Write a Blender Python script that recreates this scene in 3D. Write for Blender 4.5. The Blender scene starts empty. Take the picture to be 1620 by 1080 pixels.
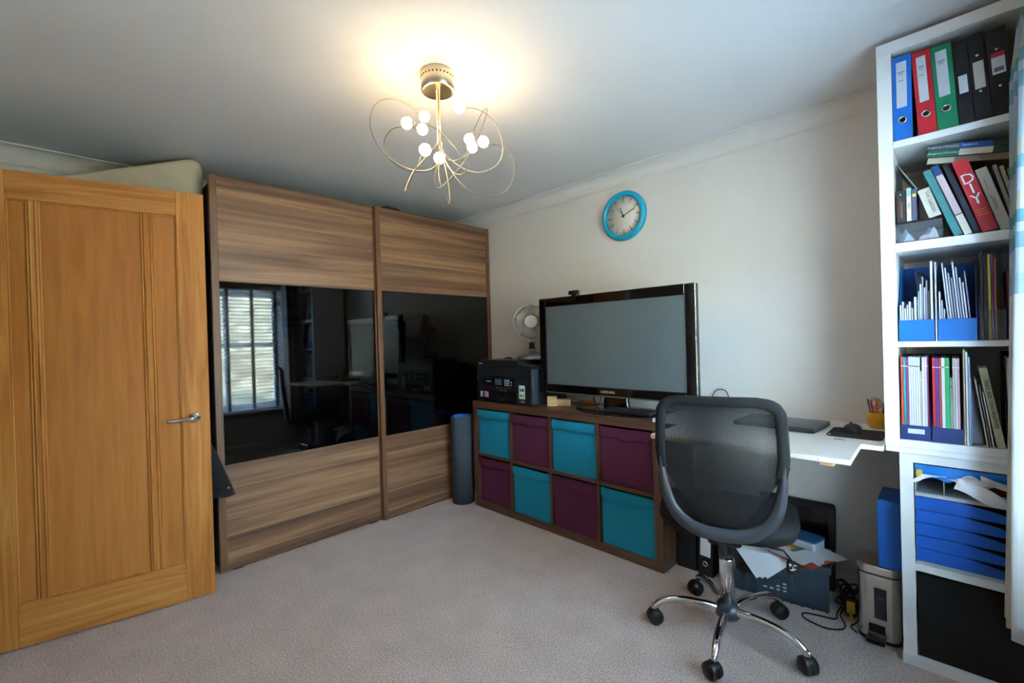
import bpy, bmesh, math, random
from mathutils import Vector, Matrix
random.seed(7)
sc = bpy.context.scene
COL = sc.collection
R = math.radians

# ---------------------------------------------------------------- camera
F_PX = 709.318
YAW, PITCH, ROLL = 0.78263, -0.00560, -0.02817
CAM = Vector((3.3321, -2.5957, 1.2300))
fw = Vector((-math.sin(YAW) * math.cos(PITCH), math.cos(YAW) * math.cos(PITCH), math.sin(PITCH)))
rt = Vector((math.cos(YAW), math.sin(YAW), 0.0))
up = rt.cross(fw)
rt2 = rt * math.cos(ROLL) + up * math.sin(ROLL)
up2 = -rt * math.sin(ROLL) + up * math.cos(ROLL)
cd = bpy.data.cameras.new('camera')
cd.sensor_width = 36.0
cd.lens = F_PX / 1620.0 * 36.0
cd.clip_start = 0.02
cam = bpy.data.objects.new('camera', cd)
COL.objects.link(cam)
m = Matrix.Identity(4)
for i in range(3):
    m[i][0], m[i][1], m[i][2], m[i][3] = rt2[i], up2[i], -fw[i], CAM[i]
cam.matrix_world = m
sc.camera = cam

# ---------------------------------------------------------------- world, sun, exposure
world = bpy.data.worlds.new('sky')
sc.world = world
world.use_nodes = True
wn = world.node_tree
bg = wn.nodes['Background']
bg.inputs['Color'].default_value = (0.42, 0.67, 1.0, 1)
bg.inputs['Strength'].default_value = 46.0
sd = bpy.data.lights.new('sun_offscreen', 'SUN')
sd.energy = 20.0
sd.angle = R(0.6)
sd.color = (1.0, 0.90, 0.74)
sun = bpy.data.objects.new('sun_offscreen', sd)
COL.objects.link(sun)
sun.rotation_euler = Vector((0.80, 0.20, -0.50)).to_track_quat('-Z', 'Y').to_euler()
sun.location = (-3, 0, 6)
pd = bpy.data.lights.new('window_right_offscreen', 'AREA')
pd.shape = 'RECTANGLE'
pd.size, pd.size_y = 1.5, 1.3
pd.cycles.is_portal = True
portal = bpy.data.objects.new('window_right_offscreen', pd)
COL.objects.link(portal)
portal.matrix_world = Matrix.Translation((3.86, -1.225, 1.185)) @ Vector((-1, 0, 0)).to_track_quat('-Z', 'Z').to_matrix().to_4x4()
sc.view_settings.view_transform = 'Standard'
sc.view_settings.look = 'None'
sc.view_settings.gamma = 1.0
sc.view_settings.use_curve_mapping = False
sc.view_settings.exposure = 1.57
LAMP_STRENGTH = 25.0

# ---------------------------------------------------------------- materials
def lin(c):
    if isinstance(c, str):
        c = c.lstrip('#')
        c = tuple(int(c[i:i + 2], 16) / 255 for i in (0, 2, 4))
    return tuple(x / 12.92 if x <= 0.04045 else ((x + 0.055) / 1.055) ** 2.4 for x in c) + (1.0,)

MATS = {}
def mat(name, color, rough=0.5, metal=0.0, spec=0.5, var=0.0, scale=40.0, bump=0.0, bscale=None, trans=0.0, coat=0.0, stretch=(1, 1, 1), sheen=0.0, ior=1.45):
    """principled with optional procedural tone variation and fine relief"""
    if name in MATS:
        return MATS[name]
    mt = bpy.data.materials.new(name)
    mt.use_nodes = True
    nt = mt.node_tree
    b = nt.nodes['Principled BSDF']
    c = lin(color)
    b.inputs['Base Color'].default_value = c
    b.inputs['Roughness'].default_value = rough
    b.inputs['Metallic'].default_value = metal
    b.inputs['Specular IOR Level'].default_value = spec
    b.inputs['Transmission Weight'].default_value = trans
    b.inputs['Coat Weight'].default_value = coat
    b.inputs['Sheen Weight'].default_value = sheen
    b.inputs['IOR'].default_value = ior
    if var > 0 or bump > 0:
        tc = nt.nodes.new('ShaderNodeTexCoord')
        mp = nt.nodes.new('ShaderNodeMapping')
        mp.inputs['Scale'].default_value = stretch
        nt.links.new(tc.outputs['Object'], mp.inputs['Vector'])
    if var > 0:
        nz = nt.nodes.new('ShaderNodeTexNoise')
        nz.inputs['Scale'].default_value = scale
        nz.inputs['Detail'].default_value = 4
        nt.links.new(mp.outputs['Vector'], nz.inputs['Vector'])
        rp = nt.nodes.new('ShaderNodeValToRGB')
        rp.color_ramp.elements[0].position = 0.3
        rp.color_ramp.elements[1].position = 0.7
        rp.color_ramp.elements[0].color = tuple(x * (1 - var) for x in c[:3]) + (1,)
        rp.color_ramp.elements[1].color = tuple(min(1, x * (1 + var)) for x in c[:3]) + (1,)
        nt.links.new(nz.outputs['Fac'], rp.inputs['Fac'])
        nt.links.new(rp.outputs['Color'], b.inputs['Base Color'])
    if bump > 0:
        n2 = nt.nodes.new('ShaderNodeTexNoise')
        n2.inputs['Scale'].default_value = bscale or scale
        n2.inputs['Detail'].default_value = 3
        nt.links.new(mp.outputs['Vector'], n2.inputs['Vector'])
        bp = nt.nodes.new('ShaderNodeBump')
        bp.inputs['Strength'].default_value = bump
        bp.inputs['Distance'].default_value = 0.004
        nt.links.new(n2.outputs['Fac'], bp.inputs['Height'])
        nt.links.new(bp.outputs['Normal'], b.inputs['Normal'])
    MATS[name] = mt
    return mt

def wood(name, dark, mid, light, axis, freq=26.0, along=1.2, rough=0.4, wavy=0.6, coat=0.0, tone=0.0, detail=6.0):
    """grain runs along `axis` (0,1,2 of object space)"""
    if name in MATS:
        return MATS[name]
    mt = bpy.data.materials.new(name)
    mt.use_nodes = True
    nt = mt.node_tree
    b = nt.nodes['Principled BSDF']
    b.inputs['Roughness'].default_value = rough
    b.inputs['Coat Weight'].default_value = coat
    tc = nt.nodes.new('ShaderNodeTexCoord')
    oi = nt.nodes.new('ShaderNodeObjectInfo')
    ad = nt.nodes.new('ShaderNodeVectorMath')
    ad.operation = 'ADD'
    sc_ = nt.nodes.new('ShaderNodeVectorMath')
    sc_.operation = 'SCALE'
    cb = nt.nodes.new('ShaderNodeCombineXYZ')
    for k in range(3):
        nt.links.new(oi.outputs['Random'], cb.inputs[k])
    nt.links.new(cb.outputs[0], sc_.inputs[0])
    sc_.inputs['Scale'].default_value = 7.0
    nt.links.new(tc.outputs['Object'], ad.inputs[0])
    nt.links.new(sc_.outputs[0], ad.inputs[1])
    mp = nt.nodes.new('ShaderNodeMapping')
    s = [freq] * 3
    s[axis] = along
    mp.inputs['Scale'].default_value = s
    nt.links.new(ad.outputs[0], mp.inputs['Vector'])
    nz = nt.nodes.new('ShaderNodeTexNoise')
    nz.inputs['Scale'].default_value = 1.0
    nz.inputs['Detail'].default_value = detail
    nz.inputs['Roughness'].default_value = 0.62
    nz.inputs['Distortion'].default_value = wavy
    nt.links.new(mp.outputs['Vector'], nz.inputs['Vector'])
    rp = nt.nodes.new('ShaderNodeValToRGB')
    e = rp.color_ramp.elements
    e[0].position, e[0].color = 0.30, lin(dark)
    e[1].position, e[1].color = 0.72, lin(light)
    k = e.new(0.5)
    k.color = lin(mid)
    nt.links.new(nz.outputs['Fac'], rp.inputs['Fac'])
    out = rp.outputs['Color']
    if tone > 0:
        hs = nt.nodes.new('ShaderNodeHueSaturation')
        mr = nt.nodes.new('ShaderNodeMapRange')
        mr.inputs['To Min'].default_value = 1 - tone
        mr.inputs['To Max'].default_value = 1 + tone
        nt.links.new(oi.outputs['Random'], mr.inputs['Value'])
        nt.links.new(mr.outputs[0], hs.inputs['Value'])
        nt.links.new(out, hs.inputs['Color'])
        out = hs.outputs['Color']
    nt.links.new(out, b.inputs['Base Color'])
    bp = nt.nodes.new('ShaderNodeBump')
    bp.inputs['Strength'].default_value = 0.08
    bp.inputs['Distance'].default_value = 0.002
    nt.links.new(nz.outputs['Fac'], bp.inputs['Height'])
    nt.links.new(bp.outputs['Normal'], b.inputs['Normal'])
    MATS[name] = mt
    return mt

def emis(name, color, strength):
    mt = bpy.data.materials.new(name)
    mt.use_nodes = True
    b = mt.node_tree.nodes['Principled BSDF']
    b.inputs['Base Color'].default_value = (1, 1, 1, 1)
    b.inputs['Emission Color'].default_value = color
    b.inputs['Emission Strength'].default_value = strength
    MATS[name] = mt
    return mt

# ---------------------------------------------------------------- mesh helpers
class MB:
    def __init__(self):
        self.v, self.f, self.s = [], [], []
        self.uv = None
    def add(self, verts, faces, smooth=False, M=None):
        o = len(self.v)
        for p in verts:
            p = Vector(p)
            self.v.append(M @ p if M is not None else p)
        for k, f in enumerate(faces):
            self.f.append([i + o for i in f])
            self.s.append(smooth if isinstance(smooth, bool) else smooth[k])
        return self
    def bm(self, bm, smooth=False, M=None):
        bm.verts.index_update()
        self.add([v.co.copy() for v in bm.verts], [[v.index for v in f.verts] for f in bm.faces], smooth, M)
        bm.free()
        return self
    def box(self, x0, x1, y0, y1, z0, z1, bev=0.0, M=None, seg=1):
        vs = [(x, y, z) for x in (x0, x1) for y in (y0, y1) for z in (z0, z1)]
        fs = [(0, 1, 3, 2), (4, 6, 7, 5), (0, 4, 5, 1), (2, 3, 7, 6), (0, 2, 6, 4), (1, 5, 7, 3)]
        if bev <= 0:
            return self.add(vs, fs, False, M)
        b = bmesh.new()
        bv = [b.verts.new(p) for p in vs]
        for f in fs:
            b.faces.new([bv[i] for i in f])
        bmesh.ops.recalc_face_normals(b, faces=b.faces)
        bmesh.ops.bevel(b, geom=list(b.edges), offset=bev, segments=seg, affect='EDGES', profile=0.6)
        return self.bm(b, seg > 1, M)
    def prism(self, poly, a0, a1, axis=1, bev=0.0, M=None, seg=1, smooth=False):
        """poly in the two other axes (in order), extruded along axis"""
        def p3(p, a):
            q = list(p)
            q.insert(axis, a)
            return q
        b = bmesh.new()
        A = [b.verts.new(p3(p, a0)) for p in poly]
        B = [b.verts.new(p3(p, a1)) for p in poly]
        n = len(poly)
        b.faces.new(A)
        b.faces.new(B[::-1])
        for i in range(n):
            b.faces.new([A[i], B[i], B[(i + 1) % n], A[(i + 1) % n]])
        bmesh.ops.recalc_face_normals(b, faces=b.faces)
        if bev > 0:
            bmesh.ops.bevel(b, geom=list(b.edges), offset=bev, segments=seg, affect='EDGES', profile=0.6)
        return self.bm(b, smooth, M)
    def lathe(self, prof, n=24, M=None, smooth=True, cap=True):
        vs, fs = [], []
        for r, z in prof:
            for i in range(n):
                a = 2 * math.pi * i / n
                vs.append((r * math.cos(a), r * math.sin(a), z))
        for k in range(len(prof) - 1):
            for i in range(n):
                j = (i + 1) % n
                fs.append((k * n + i, k * n + j, (k + 1) * n + j, (k + 1) * n + i))
        if cap:
            if prof[0][0] > 1e-6:
                fs.append(tuple(range(n))[::-1])
            if prof[-1][0] > 1e-6:
                fs.append(tuple((len(prof) - 1) * n + i for i in range(n)))
        return self.add(vs, fs, smooth, M)
    def cyl(self, p, q, r, n=12, r2=None, smooth=True):
        p, q = Vector(p), Vector(q)
        d = q - p
        M = Matrix.Translation(p) @ d.to_track_quat('Z', 'Y').to_matrix().to_4x4()
        return self.lathe([(r, 0), (r if r2 is None else r2, d.length)], n, M, smooth)
    def tube(self, pts, r, n=8, closed=False, rad=None, flat=None):
        pts = [Vector(p) for p in pts]
        N = len(pts)
        vs, fs = [], []
        nrm = None
        for i, p in enumerate(pts):
            a = pts[(i - 1) % N] if (closed or i > 0) else p
            c = pts[(i + 1) % N] if (closed or i < N - 1) else p
            t = (c - a).normalized()
            if nrm is None:
                nrm = t.orthogonal().normalized()
                if flat is not None:
                    nrm = (Vector(flat) - t * t.dot(Vector(flat))).normalized()
            else:
                nrm = (nrm - t * nrm.dot(t))
                if nrm.length < 1e-6:
                    nrm = t.orthogonal()
                nrm.normalize()
            bn = t.cross(nrm)
            rr = r if rad is None else rad[i]
            for k in range(n):
                w = 2 * math.pi * k / n
                vs.append(p + nrm * math.cos(w) * rr + bn * math.sin(w) * rr)
        for i in range(N if closed else N - 1):
            j = (i + 1) % N
            for k in range(n):
                l = (k + 1) % n
                fs.append((i * n + k, i * n + l, j * n + l, j * n + k))
        if not closed:
            fs.append(tuple(range(n))[::-1])
            fs.append(tuple((N - 1) * n + k for k in range(n)))
        return self.add(vs, fs, True)
    def sphere(self, c, r, n=16, m=10, sz=1.0, M=None):
        prof = [(max(1e-5, r * math.sin(math.pi * i / m)), -r * sz * math.cos(math.pi * i / m)) for i in range(m + 1)]
        T = Matrix.Translation(c)
        return self.lathe(prof, n, (M @ T) if M is not None else T, True, cap=False)
    def grid(self, fn, nu, nv, thick=0.0, smooth=True):
        P = [[Vector(fn(i / nu, j / nv)) for j in range(nv + 1)] for i in range(nu + 1)]
        vs = [p for row in P for p in row]
        w = nv + 1
        fs = [(i * w + j, (i + 1) * w + j, (i + 1) * w + j + 1, i * w + j + 1) for i in range(nu) for j in range(nv)]
        if thick <= 0:
            return self.add(vs, fs, smooth)
        N = []
        for i in range(nu + 1):
            for j in range(nv + 1):
                du = P[min(i + 1, nu)][j] - P[max(i - 1, 0)][j]
                dv = P[i][min(j + 1, nv)] - P[i][max(j - 1, 0)]
                nn = du.cross(dv)
                N.append(nn.normalized() if nn.length > 1e-9 else Vector((0, 0, 1)))
        k = len(vs)
        vs2 = vs + [vs[i] - N[i] * thick for i in range(k)]
        fs2 = fs + [tuple(a + k for a in f[::-1]) for f in fs]
        for i in range(nu):
            a, b = i * w, (i + 1) * w
            fs2.append((a, a + k, b + k, b))
            a, b = i * w + nv, (i + 1) * w + nv
            fs2.append((a, b, b + k, a + k))
        for j in range(nv):
            a, b = j, j + 1
            fs2.append((a, b, b + k, a + k))
            a, b = nu * w + j, nu * w + j + 1
            fs2.append((a, a + k, b + k, b))
        return self.add(vs2, fs2, smooth)
    def mesh(self, name):
        me = bpy.data.meshes.new(name)
        me.from_pydata([tuple(v) for v in self.v], [], self.f)
        me.polygons.foreach_set('use_smooth', self.s)
        me.update()
        return me
    def build(self, name, material, parent=None, loc=None, rot=None, fix=True):
        me = self.mesh(name)
        if fix:
            b = bmesh.new()
            b.from_mesh(me)
            bmesh.ops.recalc_face_normals(b, faces=b.faces)
            b.to_mesh(me)
            b.free()
        if material is not None:
            me.materials.append(material)
        o = bpy.data.objects.new(name, me)
        COL.objects.link(o)
        o.parent = parent
        if loc is not None:
            o.location = loc
        if rot is not None:
            o.rotation_euler = rot
        return o

def tag(o, label=None, cat=None, group=None, kind=None):
    if label: o['label'] = label
    if cat: o['category'] = cat
    if group: o['group'] = group
    if kind: o['kind'] = kind
    return o

def thing(name, label, cat, loc=(0, 0, 0), rotz=0.0, group=None, rot=None):
    o = bpy.data.objects.new(name, None)
    o.empty_display_size = 0.05
    COL.objects.link(o)
    o.location = loc
    o.rotation_euler = rot if rot is not None else (0, 0, rotz)
    return tag(o, label, cat, group)

def shared(me_obj, name, parent, loc=(0, 0, 0), rot=(0, 0, 0)):
    o = me_obj.copy()
    o.name = name
    COL.objects.link(o)
    o.parent = parent
    o.location = loc
    o.rotation_euler = rot
    return o

def struct(o, label=None, cat=None):
    o['kind'] = 'structure'
    if label: o['label'] = label
    if cat: o['category'] = cat
    return o

def text(name, body, size, material, parent, loc, rot=(R(90), 0, 0), ext=0.0004, align='CENTER', sx=1.0, spacing=1.0):
    cu = bpy.data.curves.new('txt', 'FONT')
    cu.body = body
    cu.size = size
    cu.extrude = ext
    cu.resolution_u = 2
    cu.align_x = align
    cu.align_y = 'CENTER'
    cu.space_character = spacing
    t = bpy.data.objects.new('txt', cu)
    COL.objects.link(t)
    dg = bpy.context.evaluated_depsgraph_get()
    dg.update()
    me = bpy.data.meshes.new_from_object(t.evaluated_get(dg))
    bpy.data.objects.remove(t)
    bpy.data.curves.remove(cu)
    me.name = name
    me.materials.clear()
    me.materials.append(material)
    o = bpy.data.objects.new(name, me)
    COL.objects.link(o)
    o.parent = parent
    o.location = loc
    o.rotation_euler = rot
    o.scale = (sx, 1, 1)
    return o

def catmull(pts, n=8, closed=False):
    pts = [Vector(p) for p in pts]
    N = len(pts)
    out = []
    rng = N if closed else N - 1
    for i in range(rng):
        p0 = pts[(i - 1) % N] if (closed or i > 0) else pts[0] * 2 - pts[1]
        p1, p2 = pts[i], pts[(i + 1) % N]
        p3 = pts[(i + 2) % N] if (closed or i < N - 2) else pts[-1] * 2 - pts[-2]
        for k in range(n):
            t = k / n
            out.append(0.5 * ((2 * p1) + (p2 - p0) * t + (2 * p0 - 5 * p1 + 4 * p2 - p3) * t * t + (3 * p1 - p0 - 3 * p2 + p3) * t ** 3))
    if not closed:
        out.append(pts[-1])
    return out

def rrect(w, h, r, n=4, cx=0.0, cy=0.0):
    pts = []
    for (sx, sy, a0) in ((1, 1, 0), (-1, 1, 90), (-1, -1, 180), (1, -1, 270)):
        for k in range(n + 1):
            a = R(a0 + 90 * k / n)
            pts.append((cx + sx * (w / 2 - r) + r * math.cos(a), cy + sy * (h / 2 - r) + r * math.sin(a)))
    return pts

# ---------------------------------------------------------------- palette
M_WALL = mat('wall_paint', '#dcd9d4', 0.7, var=0.025, scale=3.0, bump=0.05, bscale=180)
M_CEIL = mat('ceiling_paint', '#dedddb', 0.8, var=0.015, scale=2.0)
M_COVE = mat('cove_paint', '#dcdad6', 0.65)
M_WHITE = mat('white_gloss', '#e6e6e2', 0.4)
M_LAM = mat('white_laminate', '#e9ecec', 0.35)
M_DESK = mat('desk_white', '#e6e4df', 0.35)
M_BLK = mat('black_plastic', '#141517', 0.38)
M_BLKM = mat('black_matte', '#101113', 0.7)
M_BLKF = mat('black_fabric', '#0b0c0e', 0.9, var=0.15, scale=300, bump=0.2, sheen=0.05)
M_CHROME = mat('chrome', '#d8d8d8', 0.07, 1.0)
M_STEEL = mat('brushed_steel', '#cbc6bd', 0.26, 1.0, var=0.05, scale=30, stretch=(1, 1, 20))
M_SAT = mat('satin_nickel', '#c9bea8', 0.28, 1.0)
M_WIRE = mat('wire_nickel', '#857d70', 0.35, 1.0)
M_PAPER = mat('paper', '#e4e5e8', 0.75)
M_PAPER2 = mat('paper_cream', '#d6cfbd', 0.8)
M_CARD = mat('page_edges', '#cfc6b4', 0.85, var=0.12, scale=400, stretch=(1, 1, 6))

def carpet():
    mt = bpy.data.materials.new('carpet')
    mt.use_nodes = True
    nt = mt.node_tree
    b = nt.nodes['Principled BSDF']
    b.inputs['Roughness'].default_value = 0.95
    b.inputs['Specular IOR Level'].default_value = 0.1
    b.inputs['Sheen Weight'].default_value = 0.15
    tc = nt.nodes.new('ShaderNodeTexCoord')
    n1 = nt.nodes.new('ShaderNodeTexNoise')
    n1.inputs['Scale'].default_value = 150
    n1.inputs['Detail'].default_value = 3
    n2 = nt.nodes.new('ShaderNodeTexNoise')
    n2.inputs['Scale'].default_value = 6
    n2.inputs['Detail'].default_value = 5
    for n in (n1, n2):
        nt.links.new(tc.outputs['Object'], n.inputs['Vector'])
    r1 = nt.nodes.new('ShaderNodeValToRGB')
    r1.color_ramp.elements[0].position, r1.color_ramp.elements[0].color = 0.32, lin('#a99589')
    r1.color_ramp.elements[1].position, r1.color_ramp.elements[1].color = 0.68, lin('#e0cec4')
    nt.links.new(n1.outputs['Fac'], r1.inputs['Fac'])
    r2 = nt.nodes.new('ShaderNodeValToRGB')
    r2.color_ramp.elements[0].position, r2.color_ramp.elements[0].color = 0.3, (0.86, 0.86, 0.86, 1)
    r2.color_ramp.elements[1].position, r2.color_ramp.elements[1].color = 0.7, (1, 1, 1, 1)
    nt.links.new(n2.outputs['Fac'], r2.inputs['Fac'])
    mx = nt.nodes.new('ShaderNodeMix')
    mx.data_type = 'RGBA'
    mx.blend_type = 'MULTIPLY'
    mx.inputs[0].default_value = 1.0
    nt.links.new(r1.outputs['Color'], mx.inputs[6])
    nt.links.new(r2.outputs['Color'], mx.inputs[7])
    nt.links.new(mx.outputs[2], b.inputs['Base Color'])
    bp = nt.nodes.new('ShaderNodeBump')
    bp.inputs['Strength'].default_value = 0.5
    bp.inputs['Distance'].default_value = 0.006
    nt.links.new(n1.outputs['Fac'], bp.inputs['Height'])
    nt.links.new(bp.outputs['Normal'], b.inputs['Normal'])
    return mt
M_CARPET = carpet()

# ================================================================ THE ROOM
X0, X1, Y0, Y1, H = -0.126, 3.60, -2.90, 0.0, 2.2916
struct(MB().box(X0 - .2, X1 + .3, Y0 - 1.3, Y1 + .2, -.12, 0).build('floor', M_CARPET), 'fitted beige grey carpet', 'floor')
struct(MB().box(X0 - .2, X1 + .3, Y0 - 1.3, Y1 + .2, H, H + .15).build('ceiling', M_CEIL), 'smooth white painted ceiling', 'ceiling')
struct(MB().box(X0 - .2, X1 + .3, Y1, Y1 + .2, 0, H).build('wall_back', M_WALL), 'off white painted wall with the clock', 'wall')
struct(MB().box(X0 - .2, X0, Y0 - 1.3, Y1, 0, H).build('wall_left', M_WALL), 'painted wall behind the wardrobe', 'wall')
WY0, WY1, WZ0, WZ1 = -1.85, -0.60, 0.43, 1.95     # window opening in the right wall
w = MB()
w.box(X1, X1 + .28, Y0 - 1.3, WY0, 0, H)
w.box(X1, X1 + .28, WY1, Y1, 0, H)
w.box(X1, X1 + .28, WY0, WY1, 0, WZ0)
w.box(X1, X1 + .28, WY0, WY1, WZ1, H)
struct(w.build('wall_right', M_WALL), 'painted wall with the window', 'wall')
DX0, DX1, DZ = 0.475, 1.33, 2.015                 # doorway in the front wall
w = MB()
w.box(X0, DX0, Y0 - .1, Y0, 0, H)
w.box(DX1, X1, Y0 - .1, Y0, 0, H)
w.box(DX0, DX1, Y0 - .1, Y0, DZ, H)
struct(w.build('wall_front', M_WALL), 'painted wall with the doorway', 'wall')
struct(MB().box(X0, X1, Y0 - 1.3, Y0 - 1.2, 0, H).build('wall_hall', M_WALL), 'landing wall beyond the doorway', 'wall')
# coving: a concave moulding with a small bead, along all four walls
CV = 0.0847
def cove_profile():
    pts = [(0, 0), (0, -CV), (0.004, -CV), (0.004, -CV + .010)]
    for k in range(7):
        a = R(90 * k / 6)
        pts.append((0.006 + (CV - .016) * (1 - math.cos(a)), -CV + .010 + (CV - .016) * math.sin(a)))
    pts += [(CV, -0.005), (CV, 0)]
    return pts
cp = cove_profile()
struct(MB().prism([(-d, H + z) for d, z in cp], X0, X1, axis=0).build('trim_1', M_COVE), 'plaster coving above the clock', 'coving')
struct(MB().prism([(X0 + d, H + z) for d, z in cp], Y0, Y1, axis=1).build('trim_2', M_COVE), 'plaster coving above the wardrobe', 'coving')
struct(MB().prism([(X1 - d, H + z) for d, z in cp], Y0, Y1, axis=1).build('trim_3', M_COVE), 'plaster coving above the window', 'coving')
struct(MB().prism([(Y0 + d, H + z) for d, z in cp], X0, X1, axis=0).build('trim_4', M_COVE), 'plaster coving above the doorway', 'coving')
def skirt(name, horiz, fixed, a0, a1, sgn, label):
    prof = [(0, 0), (0.014, 0), (0.014, .055), (0.010, .068), (0.004, .075), (0, .075)]
    if horiz:
        o = MB().prism([(fixed + sgn * d, z) for d, z in prof], a0, a1, axis=0).build(name, M_WHITE)
    else:
        o = MB().prism([(fixed + sgn * d, z) for d, z in prof], a0, a1, axis=1).build(name, M_WHITE)
    struct(o, label, 'skirting board')
skirt('baseboard_back', True, Y1, .53, X1, -1, 'white skirting board below the clock wall')
skirt('baseboard_left', False, X0, Y0, Y1, 1, 'white skirting board behind the wardrobe')
skirt('baseboard_right', False, X1, Y0, -.445, -1, 'white skirting board below the window')
skirt('baseboard_front', True, Y0, DX1 + .07, X1, 1, 'white skirting board beside the doorway')

# ---- sash window with venetian blind (seen mirrored in the wardrobe glass)
M_UPVC = mat('upvc', '#eef0f0', 0.3)
M_PANE = bpy.data.materials.new('window_glass')
M_PANE.use_nodes = True
_nt = M_PANE.node_tree
_g = _nt.nodes.new('ShaderNodeBsdfGlossy')
_g.inputs['Roughness'].default_value = 0.0
_t = _nt.nodes.new('ShaderNodeBsdfTransparent')
_mx = _nt.nodes.new('ShaderNodeMixShader')
_mx.inputs[0].default_value = 0.06
_nt.links.new(_t.outputs[0], _mx.inputs[1])
_nt.links.new(_g.outputs[0], _mx.inputs[2])
_nt.links.new(_mx.outputs[0], _nt.nodes['Material Output'].inputs['Surface'])
XW = 3.76
wf = MB()
for a, b_ in ((WY0, WY0 + .06), (WY1 - .06, WY1)):
    wf.box(XW, XW + .07, a, b_, WZ0, WZ1, .004)
for a, b_ in ((WZ0, WZ0 + .06), (WZ1 - .06, WZ1)):
    wf.box(XW, XW + .07, WY0 + .06, WY1 - .06, a, b_, .004)
win = struct(wf.build('window_1', M_UPVC), 'white sash window with a stone wall outside', 'window')
ym = (WY0 + WY1) / 2
for (z0, z1, xo) in ((WZ0 + .06, 1.275, .0), (1.225, WZ1 - .06, .02)):
    s = MB()
    a, b_ = WY0 + .06, WY1 - .06
    s.box(XW + .01 + xo, XW + .05 + xo, a, a + .045, z0, z1)
    s.box(XW + .01 + xo, XW + .05 + xo, b_ - .045, b_, z0, z1)
    s.box(XW + .01 + xo, XW + .05 + xo, a + .045, b_ - .045, z0, z0 + .05)
    s.box(XW + .01 + xo, XW + .05 + xo, a + .045, b_ - .045, z1 - .05, z1)
    s.box(XW + .015 + xo, XW + .045 + xo, ym - .012, ym + .012, z0 + .05, z1 - .05)
    so = s.build('sash', M_UPVC, win)
    for p, q in ((a + .045, ym - .012), (ym + .012, b_ - .045)):
        MB().box(XW + .028 + xo, XW + .032 + xo, p, q, z0 + .05, z1 - .05).build('pane', M_PANE, so)
MB().box(XW - .012, XW + .012, ym - .02, ym + .02, 1.275, 1.29, .003).build('sash_lock', M_CHROME, win)
MB().prism([(X1 - .035, WY0 - .03), (X1, WY0 - .03), (X1, WY0), (XW, WY0), (XW, WY1), (X1, WY1), (X1, WY1 + .03), (X1 - .035, WY1 + .03)], WZ0 - .001, WZ0 + .024, axis=2, bev=.003).build('window_sill', M_WHITE, win)
bl = thing('venetian_blind', 'white slatted venetian blind lowered over the sash window', 'blind', (3.665, ym, WZ0 + .022))
MB().box(-.028, .028, WY0 - ym + .01, WY1 - ym - .01, 1.456, 1.498, .003).build('head_rail', M_UPVC, bl)
sl = None
nsl = 33
for k in range(nsl):
    z = .035 + k * 1.420 / nsl
    if sl is None:
        g = MB()
        g.grid(lambda u, v: ((u - .5) * .048, WY0 - ym + .015 + v * (WY1 - WY0 - .03), .0025 * (1 - (2 * u - 1) ** 2)), 4, 1, .0018)
        sl = g.build('slat', M_UPVC, bl, (0, 0, z), (0, R(10), 0))
    else:
        shared(sl, 'slat', bl, (0, 0, z), (0, R(10), 0))
MB().box(-.025, .025, WY0 - ym + .015, WY1 - ym - .015, .003, .018, .003).build('bottom_rail', M_UPVC, bl)
M_TAPE = mat('blind_tape', '#3f4650', 0.8)
for y in (-.52, -.26, .0, .26, .52):
    t_ = MB()
    t_.box(-.0275, -.0265, y - .012, y + .012, .018, 1.456)
    t_.box(.0265, .0275, y - .012, y + .012, .018, 1.456)
    t_.build('ladder_tape', M_TAPE, bl)

# ---- outside: sunlit rubble-stone boundary wall and ground
def stone():
    mt = bpy.data.materials.new('rubble_stone')
    mt.use_nodes = True
    nt = mt.node_tree
    b = nt.nodes['Principled BSDF']
    b.inputs['Roughness'].default_value = 0.9
    tc = nt.nodes.new('ShaderNodeTexCoord')
    mp = nt.nodes.new('ShaderNodeMapping')
    mp.inputs['Scale'].default_value = (4, 4, 9)
    nt.links.new(tc.outputs['Object'], mp.inputs['Vector'])
    vo = nt.nodes.new('ShaderNodeTexVoronoi')
    vo.inputs['Scale'].default_value = 1.0
    nt.links.new(mp.outputs['Vector'], vo.inputs['Vector'])
    ve = nt.nodes.new('ShaderNodeTexVoronoi')
    ve.feature = 'DISTANCE_TO_EDGE'
    nt.links.new(mp.outputs['Vector'], ve.inputs['Vector'])
    rp = nt.nodes.new('ShaderNodeValToRGB')
    rp.color_ramp.elements[0].color = lin('#8d7d5c')
    rp.color_ramp.elements[1].color = lin('#d9cba6')
    sx = nt.nodes.new('ShaderNodeSeparateColor')
    nt.links.new(vo.outputs['Color'], sx.inputs[0])
    nt.links.new(sx.outputs[0], rp.inputs['Fac'])
    r2 = nt.nodes.new('ShaderNodeValToRGB')
    r2.color_ramp.elements[0].color = (.25, .23, .2, 1)
    r2.color_ramp.elements[1].position = 0.09
    r2.color_ramp.elements[1].color = (1, 1, 1, 1)
    nt.links.new(ve.outputs['Distance'], r2.inputs['Fac'])
    mx = nt.nodes.new('ShaderNodeMix')
    mx.data_type = 'RGBA'
    mx.blend_type = 'MULTIPLY'
    mx.inputs[0].default_value = 1
    nt.links.new(rp.outputs['Color'], mx.inputs[6])
    nt.links.new(r2.outputs['Color'], mx.inputs[7])
    nt.links.new(mx.outputs[2], b.inputs['Base Color'])
    return mt
struct(MB().box(7.2, 7.6, -9, 8, -.3, 2.45).build('garden_wall', stone()), 'sunlit rubble stone garden wall outside the window', 'garden wall')
struct(MB().box(X1 + .28, 7.2, -9, 8, -.4, -.3).build('ground', mat('paving', '#7d7a70', 0.9, var=.2, scale=3)), 'paved ground outside the window', 'ground')

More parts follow.
